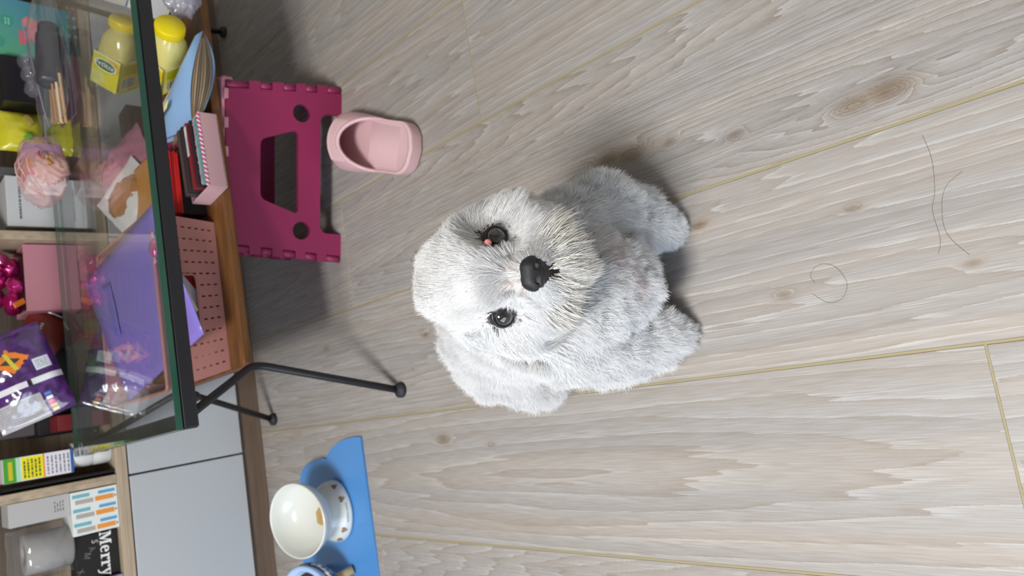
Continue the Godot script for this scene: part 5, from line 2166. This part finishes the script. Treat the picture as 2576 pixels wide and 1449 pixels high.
		tube(s, [Vector3(0.016, 0, 0), Vector3(0.024, 0.002, 0), Vector3(0.034, 0.004, 0.002)], [0.010, 0.003, 0.010], 10)
		obj("twist", s, M(tones[(k + 1) % 4], 0.14, {"metal": 0.55}), sw)
	s = S()
	box(s, Vector3.ZERO, Vector3(0.012, 0.026, 0.004), 0.001, rot(20, 0, 30))
	put(tag(obj("orange_wrapper", s, M("e07a28", 0.4)), "small orange wrapper among the magenta sweets", "wrapper"), Vector3(0.325, Y + 0.150, -1.798))
	# left part of the middle bay
	var rp := thing("brown_pouch", "red brown pouch with a silver zip in the bookcase", "pouch", Vector3(0.245, Y + 0.066, -1.825))
	rp.basis = rot(-12, 0, -28)
	s = SM()
	bag(s, 0.080, 0.085, 0.03, noise(121, 0.02, 2), 0.003, 18, 18, 0.04, Transform3D(Basis(), Vector3(0, 0.042, 0)))
	obj("cloth", s, M("7a2a22", 0.45), rp)
	s = SM()
	tube(s, [Vector3(0.041, 0.005, 0.004), Vector3(0.043, 0.04, 0.006), Vector3(0.040, 0.082, 0.004)], 0.0024, 8)
	obj("zip", s, M("c4c2c0", 0.3, {"metal": 0.8}), rp)
	s = S()
	for k in 4:
		box(s, Vector3(-0.004 + k * 0.0055, 0.050, 0.0168), Vector3(0.004, 0.006 if k % 2 else 0.0045, 0.0006))
	obj("white_print", s, M("d8c6bc", 0.5), rp)
	carton("black_bin", "black bin holding the brown pouch up in the bookcase", "bin", Vector3(0.262, Y, -1.86), Vector3(0.09, 0.062, 0.11), M("141113", 0.5))
	var rg := thing("red_gold_packet", "red packet with a gold foil band in front of the pink bin", "packet", Vector3(0.290, Y + 0.002, -1.785))
	rg.basis = rot(-8, 0, 0)
	var bands := [["c8324a", 0.050], ["a81a40", 0.040], ["b9a02e", 0.030], ["b02a44", 0.034]]
	var x := 0.077
	for k in bands.size():
		s = S()
		box(s, Vector3(x - bands[k][1] * 0.5, 0.026, 0), Vector3(bands[k][1], 0.052, 0.014), 0.003)
		obj("foil_band", s, M(bands[k][0], 0.25, {"metal": 0.5 if k == 2 else 0.1}), rg)
		x -= bands[k][1]
	s = S()
	box(s, Vector3(0.055, 0.030, 0.0074), Vector3(0.020, 0.010, 0.0006))
	obj("gold_print", s, M("b9a04a", 0.3, {"metal": 0.5}), rg)
	for k in 3:
		s = SM()
		bag(s, 0.050, 0.050, 0.024, noise(131 + k, 0.03, 2), 0.003, 14, 14, 0.06, Transform3D(rot(-20, 0, 0), Vector3(0, 0.026, 0)))
		var gp := obj("green_packet", s, M(["4f9a35", "355a32", "66763a"][k], 0.3))
		put(gp, Vector3(0.178 - k * 0.052, Y, -1.800 - k * 0.01), rot(0, k * 9.0, 0))
		tag(gp, ["bright green foil packet beside the red and gold one", "dark green foil packet second from the red and gold one", "olive green foil packet nearest the white canister"][k], "packet", "green packets in the bookcase")
	carton("dark_crate", "dark crate at the back of the bookcase under the purple bag", "crate", Vector3(0.13, Y, -1.93), Vector3(0.19, 0.12, 0.14), M("1a181a", 0.6))
	carton("red_box", "dark red box behind the white canister in the bookcase", "box", Vector3(0.055, Y, -1.815), Vector3(0.034, 0.10, 0.08), M("6e1a1e", 0.5))
	carton("grey_card_box", "grey card box standing on the dark crate in the bookcase", "box", Vector3(0.065, Y + 0.1205, -1.93), Vector3(0.05, 0.07, 0.07), M("5a5458", 0.6))
	# white canister with a black label, and the printed box on top
	var cn := thing("white_canister", "white canister with a small black and orange label in the bookcase", "canister", Vector3(-0.018, Y, -1.808))
	s = SM()
	lathe(s, [Vector2(0, 0), Vector2(0.0265, 0), Vector2(0.028, 0.002), Vector2(0.028, 0.033), Vector2(0.0265, 0.036), Vector2(0.0275, 0.038), Vector2(0.028, 0.040), Vector2(0.028, 0.071), Vector2(0.0265, 0.0745), Vector2(0, 0.075)], 36)
	obj("body", s, M("c9cac6", 0.35), cn)
	s = S()
	box(s, Vector3(0.006, 0.016, 0.0275), Vector3(0.016, 0.017, 0.002), 0.0004, rot(0, 10, 0))
	var lab := obj("black_label", s, M("1d1613", 0.5), cn)
	s = S()
	box(s, Vector3(0.006, 0.016, 0.0286), Vector3(0.006, 0.006, 0.001), 0.0, rot(0, 10, 45))
	obj("orange_mark", s, M("d86a2a", 0.5), lab)
	e = Vector3(0.050, 0.125, 0.075)
	var gb := carton("printed_carton", "carton with green, yellow and white printed panels standing on the white canister", "carton", Vector3(-0.028, Y + 0.0755, -1.818), e, M("dcd6d8", 0.45))
	im = canvas(60, 150, "dfdbe0")
	print_lines(im, 6, 92, 46, 6, 9, "7a7a86")
	patch(im, 2, 38, 56, 46, "e6dc14")
	print_lines(im, 6, 42, 46, 5, 8, "5a5a1a")
	patch(im, 0, 0, 60, 26, "3f9a2e")
	patch(im, 6, 10, 46, 9, "c9b41e")
	patch(im, 0, 26, 60, 10, "a6d4b4")
	patch(im, 0, 144, 60, 6, "2f5ca8")
	patch(im, 0, 84, 60, 3, "e07a2a")
	face(gb, "printed_front", im, 0.049, 0.124, front_of(e))
	s = S()
	box(s, Vector3(0, 0.104, 0), Vector3(0.008, 0.208, 0.16), 0.002)
	put(tag(obj("black_folder", s, M("141418", 0.22)), "glossy black folder standing against the divider left of the printed carton", "folder"), Vector3(-0.0655, Y, -1.850))

	# left bay
	e = Vector3(0.092, 0.088, 0.09)
	var tp := carton("medicine_box", "white box with three orange stripes and blue brush marks in the left bay", "box", Vector3(-0.1415, Y, -1.815), e, M("d8dcd8", 0.4))
	im = canvas(110, 106, "dbe0dc")
	for k in 3:
		patch(im, 6 + k * 36, 8, 11, 42, "a9a39a")
		patch(im, 6 + k * 36, 54, 12, 44, "e0923e")
		patch(im, 22 + k * 36, 2, 9, 40, "6faeb8")
		patch(im, 23 + k * 36, 62, 8, 40, "5a9cc4")
		patch(im, 9 + k * 36, 100, 6, 3, "5a5a5a")
	face(tp, "printed_front", im, 0.091, 0.087, front_of(e))
	e = Vector3(0.048, 0.108, 0.08)
	var gx := carton("grey_white_box", "pale grey box standing on the white box with orange stripes", "box", Vector3(-0.1185, Y + 0.0885, -1.82), e, M("a9a8a8", 0.5))
	im = canvas(48, 108, "adacac")
	print_lines(im, 14, 80, 22, 4, 5, "5f6064")
	face(gx, "printed_front", im, 0.047, 0.107, front_of(e))
	# black pouch with white script
	var bp := carton("black_pouch", "black gift pouch with white lettering in the left bay", "pouch", Vector3(-0.2385, Y, -1.815), Vector3(0.092, 0.084, 0.05), M("131315", 0.4))
	text("Merry", 0.030, M("e4e4e2", 0.5), bp, Vector3(0.0, 0.026, 0.0256), rot(0, 0, 180), "Droid Serif", 700)
	for k in 4:
		text("XMAS"[k], 0.016, M("6a6a6c" if k < 3 else "c8c8c8", 0.5), bp, Vector3([-0.026, 0.004, 0.016, 0.030][k], [0.076, 0.062, 0.052, 0.046][k], 0.0256), rot(0, 0, 180 + [20, -15, 12, -10][k]))
	# clear bag over a grey roll
	var cr := thing("clear_wrapped_roll", "grey roll wrapped in shiny clear plastic above the black pouch", "package", Vector3(-0.205, Y + 0.0848, -1.82))
	s = SM()
	lathe(s, [Vector2(0, 0.0), Vector2(0.040, 0.0), Vector2(0.042, 0.003), Vector2(0.042, 0.082), Vector2(0.040, 0.085), Vector2(0.014, 0.085), Vector2(0.014, 0.06), Vector2(0, 0.06)], 32)
	obj("roll", s, M("8f8d8a", 0.6), cr)
	s = SM()
	bag(s, 0.108, 0.116, 0.094, noise(141, 0.02, 3), 0.007, 26, 26, 0.05, Transform3D(Basis(), Vector3(0, 0.056, 0.002)))
	obj("film", s, M("e6e8f0", 0.05, {"alpha": 0.05}), cr)
	carton("dark_red_box", "dark red box at the far left of the left bay", "box", Vector3(-0.315, Y, -1.84), Vector3(0.055, 0.19, 0.10), M("5c1418", 0.5))
	carton("pale_blue_box", "pale blue box edge beside the black pouch in the left bay", "box", Vector3(-0.3135, Y, -1.785), Vector3(0.05, 0.075, 0.02), M("8f9fc8", 0.4))
	# dark things seen dimly through the glass in the right part of the case
	e = Vector3(0.10, 0.027, 0.026)
	var dbx := carton("dotted_box", "red brown box with pale dots seen through the glass", "box", Vector3(1.0, Y, -1.781), e, M("6a3a3a", 0.5))
	s = S()
	for r in 2:
		for k in 4:
			prism(s, circle(Vector2(-0.036 + k * 0.024, 0.008 + r * 0.012), 0.004, 14), e.z * 0.5, e.z * 0.5 + 0.0006)
	obj("pale_dots", s, M("c8b0a8", 0.5), dbx)
	var rf := carton("red_long_box", "long red box with cream edges seen through the glass in front of the bookcase things", "box", Vector3(0.83, Y, -1.782), Vector3(0.17, 0.03, 0.03), M("8e2a2c", 0.45))
	s = S()
	for yy in [0.002, 0.028]:
		box(s, Vector3(0, yy, 0.0152), Vector3(0.168, 0.004, 0.0008))
	obj("cream_edges", s, M("c9b98a", 0.5), rf)

# ---------------------------------------------------------------- hairs lost on the floor
func build_small() -> void:
	var hairs := [
		[Vector2(0.176, -0.176), Vector2(0.149, -0.173), Vector2(0.117, -0.177), Vector2(0.098, -0.183), Vector2(0.069, -0.182), Vector2(0.054, -0.187)],
		[Vector2(0.129, -0.150), Vector2(0.118, -0.167), Vector2(0.096, -0.175), Vector2(0.071, -0.175), Vector2(0.047, -0.161)],
		[Vector2(0.051, -0.313), Vector2(0.061, -0.316), Vector2(0.070, -0.304), Vector2(0.064, -0.288), Vector2(0.044, -0.279), Vector2(0.028, -0.287), Vector2(0.026, -0.303), Vector2(0.039, -0.318)]]
	var said := ["long dark hair running across the pale floor plank near the camera", "curved dark hair beside the long straight one on the floor", "single dark hair curled into a loop on the floor"]
	for k in 3:
		var c := Curve3D.new()
		c.bake_interval = 0.002
		var pts: Array = hairs[k]
		for i in pts.size():
			var a: Vector2 = pts[maxi(i - 1, 0)]
			var b: Vector2 = pts[mini(i + 1, pts.size() - 1)]
			var d := Vector3(b.x - a.x, 0, b.y - a.y) / 6.0
			c.add_point(Vector3(pts[i].x, 0.0004, pts[i].y), -d, d)
		var path := []
		var L := c.get_baked_length()
		for i in 41:
			path.append(c.sample_baked(L * i / 40.0))
		var s := SM()
		tube(s, path, 0.00016, 5)
		tag(obj("loose_hair", s, M("5a5048", 0.5)), said[k], "hair", "hairs on the floor")
